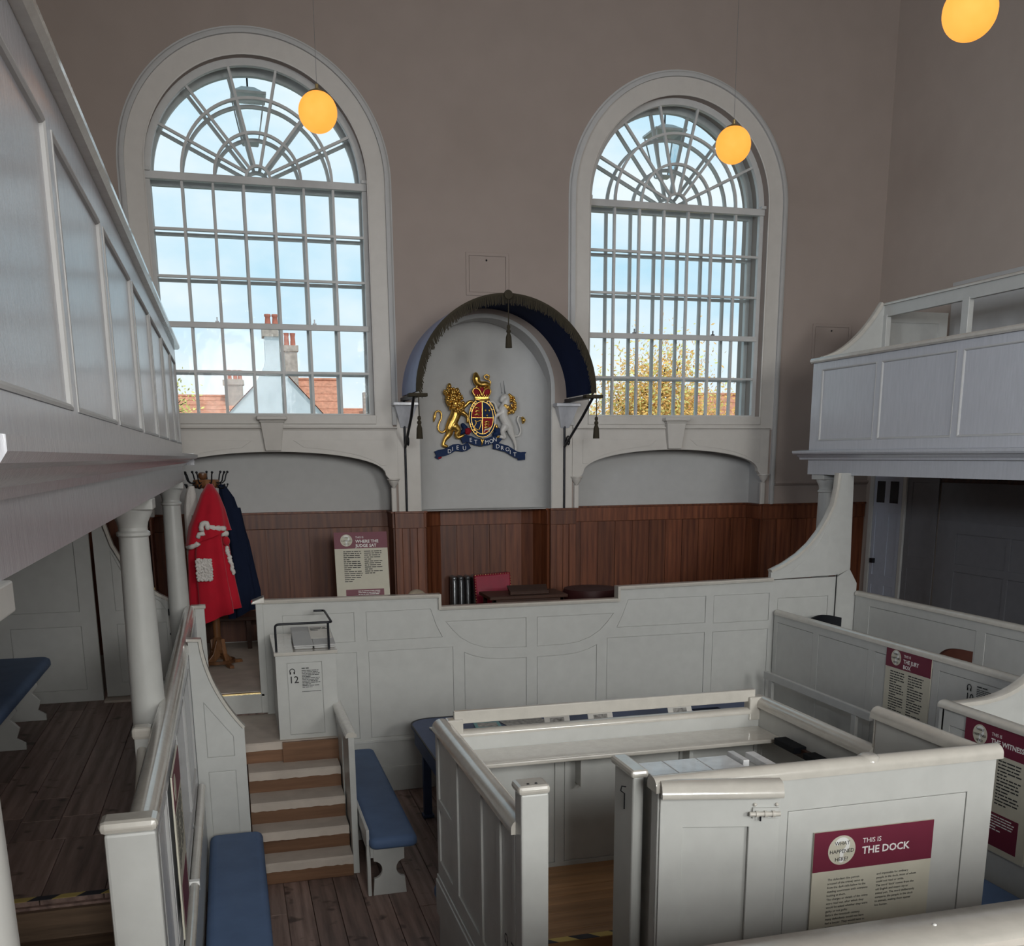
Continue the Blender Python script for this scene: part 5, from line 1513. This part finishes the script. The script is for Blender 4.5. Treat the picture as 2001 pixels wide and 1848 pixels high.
for k in range(4):
    a = math.radians(20+90*k)
    d = Vector((math.cos(a), math.sin(a), 0))
    s_ = Vector((-d.y, d.x, 0))*0.022
    prof = [(0.03, 1.35), (0.08, 1.20), (0.16, 1.11), (0.22, 1.10), (0.26, 1.10), (0.27, 1.07), (0.20, 1.07), (0.15, 1.07), (0.06, 1.12), (0.0, 1.18)]
    MB().plate(Vector((SX, SY, 0))+s_, d, Z_, prof, (), 0.044).build('foot', 'oak', cs, bevel=0.005)
for k in range(9):
    a = math.radians(8+40*k)
    d = Vector((math.cos(a), math.sin(a), 0))
    c = Vector((SX, SY, 0))
    MB().tube([c+d*0.12+Z_*2.955, c+d*0.16+Z_*2.95, c+d*0.185+Z_*2.975, c+d*0.20+Z_*3.03, c+d*0.215+Z_*3.055], 0.007, 8).ball(c+d*0.216+Z_*3.058, 0.013, 10, 6).tube([c+d*0.12+Z_*2.935, c+d*0.165+Z_*2.90, c+d*0.20+Z_*2.905, c+d*0.21+Z_*2.93], 0.007, 8).ball(c+d*0.21+Z_*2.935, 0.010, 10, 6).build('hook', 'black', cs, smooth=60)

def garment(rings, k, amp, seed=1, seg=64, jag=0.0):
    """rings: (z, cx, cy, half width, half depth, extra z slope)."""
    rnd = random.Random(seed)
    ph = [rnd.uniform(0, 6.28) for _ in range(4)]
    out = []
    for i, r in enumerate(rings):
        z, cx, cy, hw, hd = r[:5]
        sl_ = r[5] if len(r) > 5 else 0.0
        t = i/(len(rings)-1)
        ring = []
        for s in range(seg):
            a = 2*PI*s/seg
            f = 1+amp*t**0.7*(math.sin(k*a+ph[0])*0.6+math.sin((k+3)*a+ph[1]+t)*0.4)
            ring.append((cx+hw*f*math.cos(a), cy+hd*f*math.sin(a), z+sl_*math.cos(a)+(math.sin(3*a+ph[2])*jag if i == len(rings)-1 else 0)))
        out.append(ring)
    return MB().loft(out, True, False)
RY = 10.56
rr = thing('red_robe', (-0.2, RY, 1.54), 'scarlet robe with white fur trim hanging on the coat stand', 'robe')
garment([(2.935, -0.175, RY+0.05, 0.03, 0.03), (2.85, -0.185, RY+0.03, 0.075, 0.06), (2.70, -0.19, RY, 0.12, 0.09), (2.5, -0.21, RY, 0.155, 0.11), (2.25, -0.215, RY, 0.185, 0.12), (2.0, -0.205, RY, 0.20, 0.13), (1.8, -0.19, RY, 0.215, 0.13), (1.62, -0.185, RY, 0.225, 0.13, 0.09)], 6, 0.26, 3).build('gown', 'red_cloth', rr, smooth=60)
garment([(2.945, -0.175, RY+0.04, 0.03, 0.035), (2.84, -0.18, RY+0.01, 0.09, 0.08), (2.70, -0.19, RY-0.015, 0.14, 0.105), (2.54, -0.215, RY-0.035, 0.19, 0.14), (2.42, -0.235, RY-0.04, 0.215, 0.155, 0.075)], 5, 0.14, 8).build('cape', 'red_cloth', rr, smooth=60)
def fur(pts, r, name='fur_trim'):
    mb = MB()
    P = [Vector(p) for p in pts]
    out, rs = [], []
    for a, b in zip(P[:-1], P[1:]):
        n = max(2, int((b-a).length/0.015))
        for i in range(n):
            out.append(a.lerp(b, i/n)+Vector((random.uniform(-1, 1), random.uniform(-1, 1), random.uniform(-1, 1)))*0.004)
            rs.append(r*random.uniform(0.88, 1.12))
    out.append(P[-1])
    rs.append(r)
    return mb.tube(out, rs, 12).build(name, 'fur', rr, smooth=180)
F0 = RY-0.165
fur([(-0.425, RY-0.06, 2.335), (-0.38, F0+0.03, 2.345), (-0.315, F0+0.0, 2.385)], 0.026)
fur([(-0.315, F0-0.005, 2.44), (-0.30, F0-0.012, 2.47), (-0.25, F0-0.012, 2.48)], 0.022)
fur([(-0.28, F0-0.02, 2.50), (-0.27, F0-0.03, 2.57), (-0.225, F0-0.03, 2.575), (-0.215, F0-0.02, 2.52)], 0.024)
fur([(-0.215, F0-0.01, 2.535), (-0.13, F0+0.01, 2.52), (-0.06, F0+0.06, 2.515)], 0.027)
fur([(-0.09, F0+0.06, 2.47), (-0.04, F0+0.10, 2.46)], 0.03)
mb = MB()
for i in range(12):
    for j in range(17):
        mb.ball((-0.345+0.135*i/11+random.uniform(-0.006, 0.006), F0-0.015+random.uniform(-0.008, 0.008), 2.02+0.20*j/16+random.uniform(-0.006, 0.006)), random.uniform(0.010, 0.016), 8, 5)
mb.build('fur_cuff', 'fur', rr, smooth=180)
mb = MB()
for j in range(26):
    t = j/25
    mb.ball((-0.05+0.05*t+random.uniform(-0.008, 0.008), F0+0.11, 2.32-0.26*t), random.uniform(0.015, 0.022), 8, 5)
mb.build('fur_edge', 'fur', rr, smooth=180)
MB().ball((-0.05, F0+0.07, 2.39), 0.035, 12, 8, (1, 0.6, 1.3)).build('ribbon_bow', 'red_cloth', rr, smooth=180)
MB().tube([(-0.17, RY+0.05, 2.94), (-0.18, RY+0.12, 2.95), (-0.19, RY+0.14, 2.93)], 0.006, 6).build('hanging_loop', 'red_cloth', rr)

nr = thing('navy_robe', (0.06, 10.8, 1.57), 'dark navy robe hanging on the right of the scarlet robe', 'robe')
garment([(2.935, -0.06, 10.80, 0.03, 0.04), (2.80, -0.02, 10.80, 0.075, 0.07), (2.6, 0.01, 10.80, 0.10, 0.09), (2.35, 0.05, 10.80, 0.12, 0.10), (2.1, 0.07, 10.80, 0.135, 0.11), (1.85, 0.09, 10.80, 0.155, 0.12), (1.62, 0.085, 10.80, 0.16, 0.12, 0.06)], 8, 0.18, 5, jag=0.01).build('gown', 'navy_cloth', nr, smooth=60)
garment([(2.7, 0.03, 10.78, 0.08, 0.06), (2.4, 0.07, 10.77, 0.09, 0.07), (2.12, 0.105, 10.77, 0.09, 0.07)], 4, 0.12, 6).build('sleeve', 'navy_cloth', nr, smooth=60)
wr = thing('white_fur_stole', (-0.38, 10.7, 1.8), 'white fleecy stole hanging on the left of the scarlet robe', 'stole')
garment([(2.925, -0.355, 10.72, 0.03, 0.03), (2.83, -0.365, 10.72, 0.055, 0.045), (2.70, -0.37, 10.72, 0.07, 0.05), (2.4, -0.385, 10.72, 0.06, 0.045), (2.1, -0.395, 10.72, 0.05, 0.04), (1.81, -0.39, 10.72, 0.035, 0.035)], 6, 0.12, 9).build('stole', 'fur', wr, smooth=60)
MB().box(-0.37, -0.32, 10.655, 10.66, 2.55, 2.64).build('label_tag', 'beige', wr)

bb = thing('wall_bench', (0.5, 11.9, 1.07), 'dark wooden bench against the wainscot behind the robes', 'bench')
MB().box(-0.80, 1.0, 11.65, 12.12, 1.40, 1.44).build('seat', 'dark_wood', bb, bevel=0.005)
for xx in (-0.75, 0.1, 0.9):
    MB().box(xx, xx+0.05, 11.68, 12.1, 1.07, 1.40).build('leg', 'dark_wood', bb)

# ------------------------------------------------------------------ judge seat furniture
def studs(parent, pts, r=0.008, mat='brass'):
    mb = MB()
    for p in pts:
        mb.ball(p, r, 8, 5)
    mb.build('studs', mat, parent, smooth=180)
ch = thing('judge_chair', (2.9, 11.05, 1.07), 'oxblood leather chair with studded back at the judge desk', 'chair')
MB().loft([[(2.69, 11.24, 1.50), (3.10, 11.24, 1.50), (3.10, 11.33, 1.50), (2.69, 11.33, 1.50)], [(2.68, 11.26, 1.70), (3.11, 11.26, 1.70), (3.11, 11.35, 1.70), (2.68, 11.35, 1.70)], [(2.675, 11.30, 1.855), (3.115, 11.30, 1.875), (3.115, 11.37, 1.875), (2.675, 11.37, 1.855)]]).build('backrest', 'red_leather', ch, bevel=0.02)
studs(ch, [(x, 11.245+0.05*(z-1.5)/0.36, z) for z in [1.52+0.03*i for i in range(12)] for x in (2.685, 3.105)] + [(2.69+0.03*i, 11.295, 1.855+0.0007*i) for i in range(14)])
MB().box(2.68, 3.10, 10.82, 11.26, 1.47, 1.54).build('seat', 'red_leather', ch, bevel=0.02)
for xx in (2.69, 3.05):
    for yy in (10.84, 11.24):
        MB().box(xx, xx+0.045, yy, yy+0.045, 1.07, 1.48).build('leg', 'dark_wood', ch, bevel=0.004)
MB().beam((2.70, 11.36, 1.84), (3.09, 11.36, 1.86), 0.02, 0.03).build('back_frame', 'dark_wood', ch)
dsk = thing('judge_desk', (3.05, 10.45, 1.07), 'dark polished desk behind the lowered bench front', 'desk')
MB().box(2.62, 3.50, 10.35, 10.85, 1.69, 1.725).build('top', 'dark_wood', dsk, bevel=0.006)
for xx in (2.66, 3.42):
    for yy in (10.38, 10.78):
        MB().box(xx, xx+0.04, yy, yy+0.04, 1.07, 1.69).build('leg', 'dark_wood', dsk, bevel=0.003)
MB().box(2.66, 3.46, 10.38, 10.40, 1.58, 1.69).build('apron', 'dark_wood', dsk)
ls = thing('book_rest', (3.1, 10.55, 1.725), 'dark sloping book rest on the judge desk', 'book rest')
MB().loft([[(2.88, 10.45, 1.727), (3.30, 10.45, 1.727), (3.34, 10.70, 1.727), (2.92, 10.70, 1.727)], [(2.88, 10.45, 1.745), (3.30, 10.45, 1.745), (3.36, 10.70, 1.80), (2.90, 10.70, 1.80)]]).build('slope', 'dark_wood', ls, bevel=0.005)
MB().box(2.87, 3.31, 10.435, 10.452, 1.727, 1.765).build('ledge', 'dark_wood', ls, bevel=0.003)
c2 = thing('maroon_chair', (3.9, 11.2, 1.07), 'dark maroon leather seat just showing above the bench front', 'chair')
MB().lathe([(0, 1.60), (0.30, 1.60), (0.32, 1.68), (0.30, 1.745), (0.0, 1.765)], (3.85, 10.6, 0), 28).build('seat', 'maroon_leather', c2, smooth=40)
for a in (45, 135, 225, 315):
    x, y = 3.85+0.22*math.cos(math.radians(a)), 10.6+0.22*math.sin(math.radians(a))
    MB().box(x-0.022, x+0.022, y-0.022, y+0.022, 1.07, 1.60).build('leg', 'dark_wood', c2)
cu = thing('rolled_cloth', (1.75, 9.7, 1.07), 'beige rolled cloth on a stool behind the bench front', 'cloth')
MB().ball((1.70, 9.62, 1.85), 0.10, 18, 10, (1.0, 0.6, 0.9)).build('roll', 'beige', cu, smooth=180)
MB().box(1.58, 1.82, 9.52, 9.74, 1.07, 1.78).build('stool', 'dark_wood', cu, bevel=0.01)
rd = thing('radiator', (2.62, 11.9, 1.07), 'grey cast iron column radiator behind the judge chair', 'radiator')
for i in range(5):
    x = 2.56+i*0.085
    mb = MB()
    for yy in (11.86, 11.98):
        mb.tube([(x, yy, 1.12), (x, yy, 1.70), (x, yy+(0.02 if yy < 11.9 else -0.02), 1.755)], 0.030, 14)
    mb.tube([(x, 11.87, 1.755), (x, 11.97, 1.755)], 0.034, 14).ball((x, 11.87, 1.755), 0.034, 14, 8).ball((x, 11.97, 1.755), 0.034, 14, 8)
    mb.tube([(x, 11.86, 1.13), (x, 11.98, 1.13)], 0.034, 14)
    mb.build('section', 'steel', rd, smooth=50)
for xx in (2.56, 2.90):
    MB().box(xx-0.02, xx+0.02, 11.84, 12.0, 1.07, 1.12).build('foot', 'steel', rd)

def back_chair(x, y, zf, mat, label, rz):
    t = thing('jury_chair', (x, y, zf), label, 'chair', 'chairs in the jury box')
    n = 12
    a = [(-0.2+0.4*i/n, 0.05*math.cos(PI*(i/n-0.5))) for i in range(n+1)]
    def ring(z, top=False):
        return [(x+u, y+v, z+(0.035*math.cos(PI*u/0.42) if top else 0)) for u, v in a] + [(x+u, y+v-0.03, z+(0.035*math.cos(PI*u/0.42) if top else 0)) for u, v in reversed(a)]
    MB().loft([ring(zf+0.68), ring(zf+0.78), ring(zf+0.92, True)]).build('backrest', mat, t, smooth=50)
    MB().box(x-0.21, x+0.21, y-0.42, y, zf+0.42, zf+0.47).build('seat', mat, t, bevel=0.015)
    for sx in (-0.18, 0.18):
        MB().tube([(x+sx, y+0.03, zf), (x+sx, y+0.02, zf+0.9)], 0.016, 8).build('back_leg', 'blackplastic', t)
        MB().tube([(x+sx, y-0.38, zf), (x+sx, y-0.38, zf+0.43)], 0.016, 8).build('leg', 'blackplastic', t)
    t.rotation_euler.z = rz
back_chair(5.90, 9.12, 0.6, 'blackplastic', 'black chair back showing over the jury box wall', 0.1)
back_chair(5.83, 7.05, 0.62, 'brown_leather', 'brown leather chair back peeping above the jury box sign', 0.2)

# ------------------------------------------------------------------ information signs
def sign(label, O, U, V, w, h, title, lines, cols, red_frac=0.215, box=None, bars=True, bodytxt=None, name='information_sign'):
    U, V, O = Vector(U).normalized(), Vector(V).normalized(), Vector(O)     # O = top left corner
    N = U.cross(V)
    t = thing(name, O-V*h+U*(w/2), label, 'sign', 'maroon and cream information signs')
    MB().plate(O, U, V, rect(0, w, -h, 0), (), 0.008).build('board', 'sign_cream', t)
    MB().plate(O+N*0.0012, U, V, rect(0, w, -h*red_frac, 0), (), 0.0012).build('header', 'sign_red', t)
    hh = h*red_frac
    c = (w*0.23, -hh*0.5)
    MB().plate(O+N*0.002, U, V, arc(c[0], c[1], hh*0.37, 0, 358, 40), (), 0.0008).build('roundel', 'sign_cream', t)
    qr, qt = hh*0.155, hh*0.10
    qy = c[1]+hh*0.12
    hook = arc(c[0], qy, qr+qt/2, 175, -70, 18) + arc(c[0], qy, qr-qt/2, -70, 175, 18)
    MB().plate(O+N*0.0024, U, V, hook, (), 0.0004).plate(O+N*0.0024, U, V, rect(c[0]-qt/2, c[0]+qt/2, qy-qr-hh*0.13, qy-qr+qt/2), (), 0.0004).plate(O+N*0.0024, U, V, arc(c[0], c[1]-hh*0.24, qt*0.75, 0, 350, 16), (), 0.0004).build('question_mark', 'sign_white', t)
    for k, wd in enumerate(('WHAT', 'HAPPENED', 'HERE?')):
        text(t, wd, O+U*c[0]+V*(c[1]+hh*(0.13-0.20*k))+N*0.003, U, V, hh*0.135, 'ink', 'roundel_text', 'CENTER')
    text(t, 'THIS IS', O+U*(w*0.40)+V*(-hh*0.38)+N*0.0018, U, V, hh*0.17, 'sign_white', 'title_text')
    text(t, title, O+U*(w*0.40)+V*(-hh*0.66)+N*0.0018, U, V, hh*0.26, 'sign_white', 'title_text', bold=0.001, space=1.02)
    if bodytxt:
        for k, (bx, body) in enumerate(bodytxt):
            text(t, body, O+U*(w*bx)+V*(-hh-h*0.055)+N*0.0006, U, V, h*0.0172, 'ink', 'body_text', space=1.28)
    else:
        for k, (bx, nl) in enumerate(cols):
            wordbars(t, O+U*(w*bx)+V*(-hh-h*0.03), U, V, w*0.34, nl, h*0.0265, 'ink', seed=int(O.x*7)+k, name='body_text')
    if box:
        b0, b1 = box
        MB().plate(O+N*0.0012, U, V, rect(w*0.17, w*0.89, -h*b1, -h*b0), (), 0.0012).build('footer_box', 'sign_red', t)
        wordbars(t, O+U*(w*0.40)+V*(-h*(b0+0.015))+N*0.001, U, V, w*0.44, 6, h*0.022, 'sign_white', seed=9, name='footer_text')
    return t
# judge sign leans on the wall bench
lean = Vector((0, 0.16, 0.987)).normalized()
sign('cream and maroon sign reading WHERE THE JUDGE SAT', (1.10, 11.42, 2.375), X_, lean, 0.594, 0.841, 'WHERE THE\nJUDGE SAT', 0, [(0.16, 16), (0.55, 12)], box=(0.76, 0.98))
b0 = thing('sign_stand', (1.4, 11.4, 1.07), 'dark stool propping up the judge sign behind the bench front', 'stool')
MB().box(1.12, 1.70, 11.24, 11.55, 1.50, 1.535).build('seat', 'dark_wood', b0, bevel=0.005)
for xx in (1.15, 1.62):
    for yy in (11.26, 11.49):
        MB().box(xx, xx+0.04, yy, yy+0.04, 1.07, 1.50).build('leg', 'dark_wood', b0)
col1 = "The defendant (the person\naccused of the crime) came up\nfrom the dark cells below to the\ndazzling courtroom with everyone\nlooking at them.\nThe charges or details of the crime\nwere read out, after which they\nwould be asked whether they were\nguilty or not guilty.\nBefore the twentieth century\nmany defendants would not have\nhad a lawyer. They would have to\nquestion witnesses themselves."
col2 = "and impossible for ordinary\npeople in the dock, most of whom\ncould not read or write.\nThe word 'dock' comes from the\nold English and means sty or\nanimal pen. The word deliberately\ncompares the people in the dock\nto animals, making them appear\nless human."
sign('large sign reading THE DOCK on the front of the dock', (2.33, 3.571, 1.61), X_, Z_, 0.60, 0.85, 'THE DOCK', 0, [], bodytxt=[(0.13, col1), (0.54, col2)])
sign('sign reading THE JURY BOX on the jury box wall', (5.441, 7.42, 1.575), -Y_, Z_, 0.594, 0.841, 'THE JURY\nBOX', 0, [(0.12, 20), (0.53, 18)])
sign('sign reading THE WITNESS BOX on the witness box', (4.491, 5.26, 1.545), -Y_, Z_, 0.594, 0.80, 'THE WITNESS\nBOX', 0, [(0.14, 16), (0.53, 14)], box=(0.68, 0.95))
sign('information sign seen edge-on along the aisle partition', (-0.339, 4.62, 1.78), Y_, Z_, 0.56, 0.80, 'THE COURT', 0, [(0.14, 16), (0.53, 14)], box=(0.72, 0.97)) if False else None
t = thing('information_sign', (-0.335, 4.9, 0.95), 'maroon and cream sign seen almost edge-on on the aisle partition', 'sign', 'maroon and cream information signs')
O = Vector((-0.332, 4.62, 1.78))
MB().plate(O, Y_, Z_, rect(0, 0.56, -0.80, 0), (), 0.008).build('board', 'sign_cream', t)
MB().plate(O+X_*0.001, Y_, Z_, rect(0, 0.56, -0.175, 0), (), 0.001).build('header', 'sign_red', t)
MB().plate(O+X_*0.002, Y_, Z_, arc(0.13, -0.0875, 0.065, 0, 358, 30), (), 0.001).build('roundel', 'sign_cream', t)
MB().plate(O+X_*0.001, Y_, Z_, rect(0.08, 0.50, -0.78, -0.56), (), 0.001).build('footer_box', 'sign_red', t)
wordbars(t, O+Y_*0.08+Z_*-0.2, Y_, Z_, 0.2, 13, 0.022, 'ink', seed=3, name='body_text')
wordbars(t, O+Y_*0.30+Z_*-0.2, Y_, Z_, 0.2, 12, 0.022, 'ink', seed=4, name='body_text')

# ------------------------------------------------------------------ outside
struct(MB().box(-60, 90, 12.6, 140, -1.2, -1.0).build('ground', 'grass'), 'ground outside')
hs = thing('gabled_house', (2.0, 48, -1.0), 'whitewashed gabled house with a tall rendered chimney outside the near window', 'house', 'houses outside')
MB().plate((0, 45, 0), X_, Z_, [(-2.2, -1.0), (6.3, -1.0), (6.3, 2.6), (2.75, 6.5), (2.5, 6.95), (1.75, 6.86), (1.34, 6.12), (-2.2, 2.6)], (), 0.3).build('gable_wall', 'render_white', hs)
MB().box(-2.0, 6.1, 45.3, 55, -1, 2.6).build('body', 'render_white', hs)
MB().loft([[(1.72, 44.95, 6.6), (2.58, 44.95, 6.6), (2.58, 45.9, 6.6), (1.72, 45.9, 6.6)], [(1.86, 44.97, 7.2), (2.54, 44.97, 7.2), (2.54, 45.8, 7.2), (1.86, 45.8, 7.2)], [(1.86, 44.97, 8.1), (2.54, 44.97, 8.1), (2.54, 45.8, 8.1), (1.86, 45.8, 8.1)]]).build('chimney', 'render_white', hs)
MB().box(1.78, 2.62, 44.9, 45.9, 8.1, 8.58).build('chimney_cap', 'brick', hs)
for xx in (2.05, 2.35):
    MB().lathe([(0, 8.58), (0.13, 8.58), (0.10, 8.9), (0.14, 8.95), (0.13, 9.02), (0, 9.02)], (xx, 45.4, 0), 14).build('chimney_pot', 'pot', hs, smooth=50)
MB().add([(1.34, 44.9, 6.16), (-2.4, 44.9, 2.4), (-2.4, 55.2, 2.4), (1.34, 55.2, 6.16)], [(0, 1, 2, 3)]).add([(2.75, 44.9, 6.55), (6.5, 44.9, 2.4), (6.5, 55.2, 2.4), (2.75, 55.2, 6.55)], [(0, 1, 2, 3)]).build('roof', 'rooftile', hs)
def roofhouse(x0, x1, y, ze, zr, lab, name='tiled_house'):
    t = thing(name, ((x0+x1)/2, y+3, -1.0), lab, 'house', 'houses outside')
    MB().box(x0, x1, y+0.3, y+6, -1.0, ze).build('wall', 'render_white', t)
    rows = 9
    for r in range(rows):
        f0, f1 = r/rows, (r+1)/rows
        a, b = Vector((0, y, ze)), Vector((0, y+3.1, zr))
        p, q = a.lerp(b, f0), a.lerp(b, f1)
        MB().add([(x0-0.1, p.y, p.z+0.05), (x1+0.1, p.y, p.z+0.05), (x1+0.1, q.y, q.z+0.01), (x0-0.1, q.y, q.z+0.01), (x0-0.1, p.y, p.z-0.03), (x1+0.1, p.y, p.z-0.03), (x1+0.1, q.y, q.z-0.05), (x0-0.1, q.y, q.z-0.05)], [(0, 1, 2, 3), (7, 6, 5, 4), (4, 5, 1, 0), (3, 2, 6, 7), (5, 6, 2, 1), (7, 4, 0, 3)]).build('tile_course', 'rooftile', t)
    MB().add([(x0-0.1, y+3.1, zr), (x1+0.1, y+3.1, zr), (x1+0.1, y+6.2, ze), (x0-0.1, y+6.2, ze)], [(0, 1, 2, 3)]).build('rear_slope', 'rooftile', t)
    MB().tube([(x0-0.1, y+3.1, zr+0.02), (x1+0.1, y+3.1, zr+0.02)], 0.09, 8).build('ridge', 'rooftile', t)
    return t
h2 = roofhouse(3.6, 6.25, 57, 3.7, 7.46, 'red tiled house with a brick chimney to the right of the white gable')
MB().box(3.46, 4.12, 58.6, 59.3, 4.0, 9.1).box(3.38, 4.20, 58.55, 59.35, 8.85, 9.15).build('chimney', 'brick', h2)
for xx in (3.60, 3.94):
    MB().lathe([(0, 9.15), (0.145, 9.15), (0.12, 9.6), (0.155, 9.8), (0, 9.8)], (xx, 58.9, 0), 12).build('chimney_pot', 'pot', h2, smooth=50)
h3 = roofhouse(-7.5, 1.05, 57, 4.2, 6.5, 'low orange tiled house left of the white gable')
MB().box(0.17, 1.15, 59.4, 60.2, 4.0, 7.4).box(0.09, 1.23, 59.35, 60.25, 7.1, 7.35).build('chimney', 'brick', h3)
for xx in (0.48, 0.78, 1.03):
    MB().lathe([(0, 7.35), (0.12, 7.35), (0.10, 7.75), (0.135, 7.9), (0, 7.9)], (xx, 59.8, 0), 12).build('chimney_pot', 'pot', h3, smooth=50)
h4 = roofhouse(8.0, 11.5, 70, 5.3, 6.4, 'distant orange tiled roof at the edge of the near window')
MB().box(9.35, 9.8, 71.5, 72.2, 5.0, 7.5).build('chimney', 'brick', h4)
h5 = roofhouse(21.5, 29.0, 43, 2.6, 6.0, 'orange tiled house behind the autumn tree')
MB().box(24.2, 25.0, 45.0, 45.8, 4.0, 6.6).build('chimney', 'brick', h5)

def tree(x, y, zb, zc, rad, n, mats, label, seed, leaf=0.11, sc=(1, 1, 1)):
    rnd = random.Random(seed)
    t = thing('autumn_tree' if mats[0] == 'leaf_o' else 'leafy_tree', (x, y, zb), label, 'tree', 'trees outside')
    mb = MB().tube([(x, y, zb), (x+0.1, y, (zb+zc)/2), (x, y, zc)], [0.22, 0.16, 0.09], 8)
    tips = []
    for k in range(16):
        a, e = rnd.uniform(0, 6.28), rnd.uniform(0.15, 1.35)
        d = Vector((math.cos(a)*math.cos(e)*sc[0], math.sin(a)*math.cos(e)*sc[1], math.sin(e)*sc[2]))
        p0 = Vector((x, y, zc-rad*0.5+rnd.uniform(-0.3, 0.4)*rad))
        p1 = p0+d*rad*rnd.uniform(0.8, 1.15)
        mb.tube([p0, p0.lerp(p1, 0.5)+Vector((0, 0, 0.1)), p1], [0.07, 0.04, 0.012], 5)
        tips.append((p0, p1))
    mb.build('branches', 'bark', t)
    for mi, mt in enumerate(mats):
        lf = MB()
        for k in range(n//len(mats)):
            p0, p1 = tips[rnd.randrange(len(tips))]
            c = p0.lerp(p1, rnd.uniform(0.25, 1.08))+Vector((rnd.gauss(0, 1), rnd.gauss(0, 1), rnd.gauss(0, 1)))*rad*0.17
            u = Vector((rnd.gauss(0, 1), rnd.gauss(0, 1), rnd.gauss(0, 1))).normalized()
            w_ = u.orthogonal().normalized()
            s_ = leaf*rnd.uniform(0.6, 1.3)
            lf.add([c-u*s_, c+w_*s_*0.5, c+u*s_, c-w_*s_*0.5], [(0, 1, 2, 3)])
        tag(lf.build('foliage', mt, t), kind='stuff')
tree(10.0, 23, -1.0, 3.9, 2.3, 24000, ['leaf_o', 'leaf_o', 'leaf_g'], 'orange and yellow autumn tree outside the barred window', 3, 0.05, (0.95, 0.85, 0.80))
tree(-2.6, 38, -1.0, 4.9, 1.9, 1500, ['leaf_g'], 'thin green tree at the edge of the near window', 6, 0.07, (1, 1, 1))

def lantern(x, y, z0, z1, r0, r1, label):
    t = thing('outside_lantern', (x, y, z0), label, 'lantern', 'lanterns outside the windows')
    c0 = [(x+sx*r0, y+sy*r0, z0) for sx, sy in ((-1, -1), (1, -1), (1, 1), (-1, 1))]
    c1 = [(x+sx*r1, y+sy*r1, z1) for sx, sy in ((-1, -1), (1, -1), (1, 1), (-1, 1))]
    for k in range(4):
        MB().beam(c0[k], c1[k], 0.014, 0.014, Y_).build('corner_bar', 'sash', t)
        n = (k+1) % 4
        MB().add([c0[k], c0[n], c1[n], c1[k]], [(0, 1, 2, 3)]).build('pane', 'glass', t)
    MB().box(x-r0, x+r0, y-r0, y+r0, z0-0.012, z0).build('base_plate', 'sash', t)
    MB().box(x-r1-0.02, x+r1+0.02, y-r1-0.02, y+r1+0.02, z1, z1+0.025).build('rim', 'sash', t)
    MB().loft([[(x+sx*r1, y+sy*r1, z1+0.025) for sx, sy in ((-1, -1), (1, -1), (1, 1), (-1, 1))], [(x+sx*r1*0.4, y+sy*r1*0.4, z1+0.10) for sx, sy in ((-1, -1), (1, -1), (1, 1), (-1, 1))]]).build('cap', 'sash', t)
    MB().tube([(x, y, z1+0.09), (x, y, z1+0.35), (x, 12.46, z1+0.36)], 0.010, 8).build('bracket', 'black', t, smooth=60)
lantern(0.50, 12.75, 6.66, 7.12, 0.085, 0.17, 'glass lantern hanging outside the near arched window')
lantern(5.55, 12.75, 6.62, 7.10, 0.085, 0.19, 'glass lantern hanging outside the barred arched window')

# ------------------------------------------------------------------ lettering becomes plain mesh
bpy.context.view_layer.update()
dg = bpy.context.evaluated_depsgraph_get()
for o in TEXTS:
    me = bpy.data.meshes.new_from_object(o.evaluated_get(dg))
    n = bpy.data.objects.new(o.name, me)
    nm, par, mpi, loc, rot = o.name, o.parent, o.matrix_parent_inverse.copy(), o.location.copy(), o.rotation_euler.copy()
    bpy.data.objects.remove(o)
    n.name = nm
    COL.objects.link(n)
    n.parent = par
    n.matrix_parent_inverse = mpi
    n.location = loc
    n.rotation_euler = rot
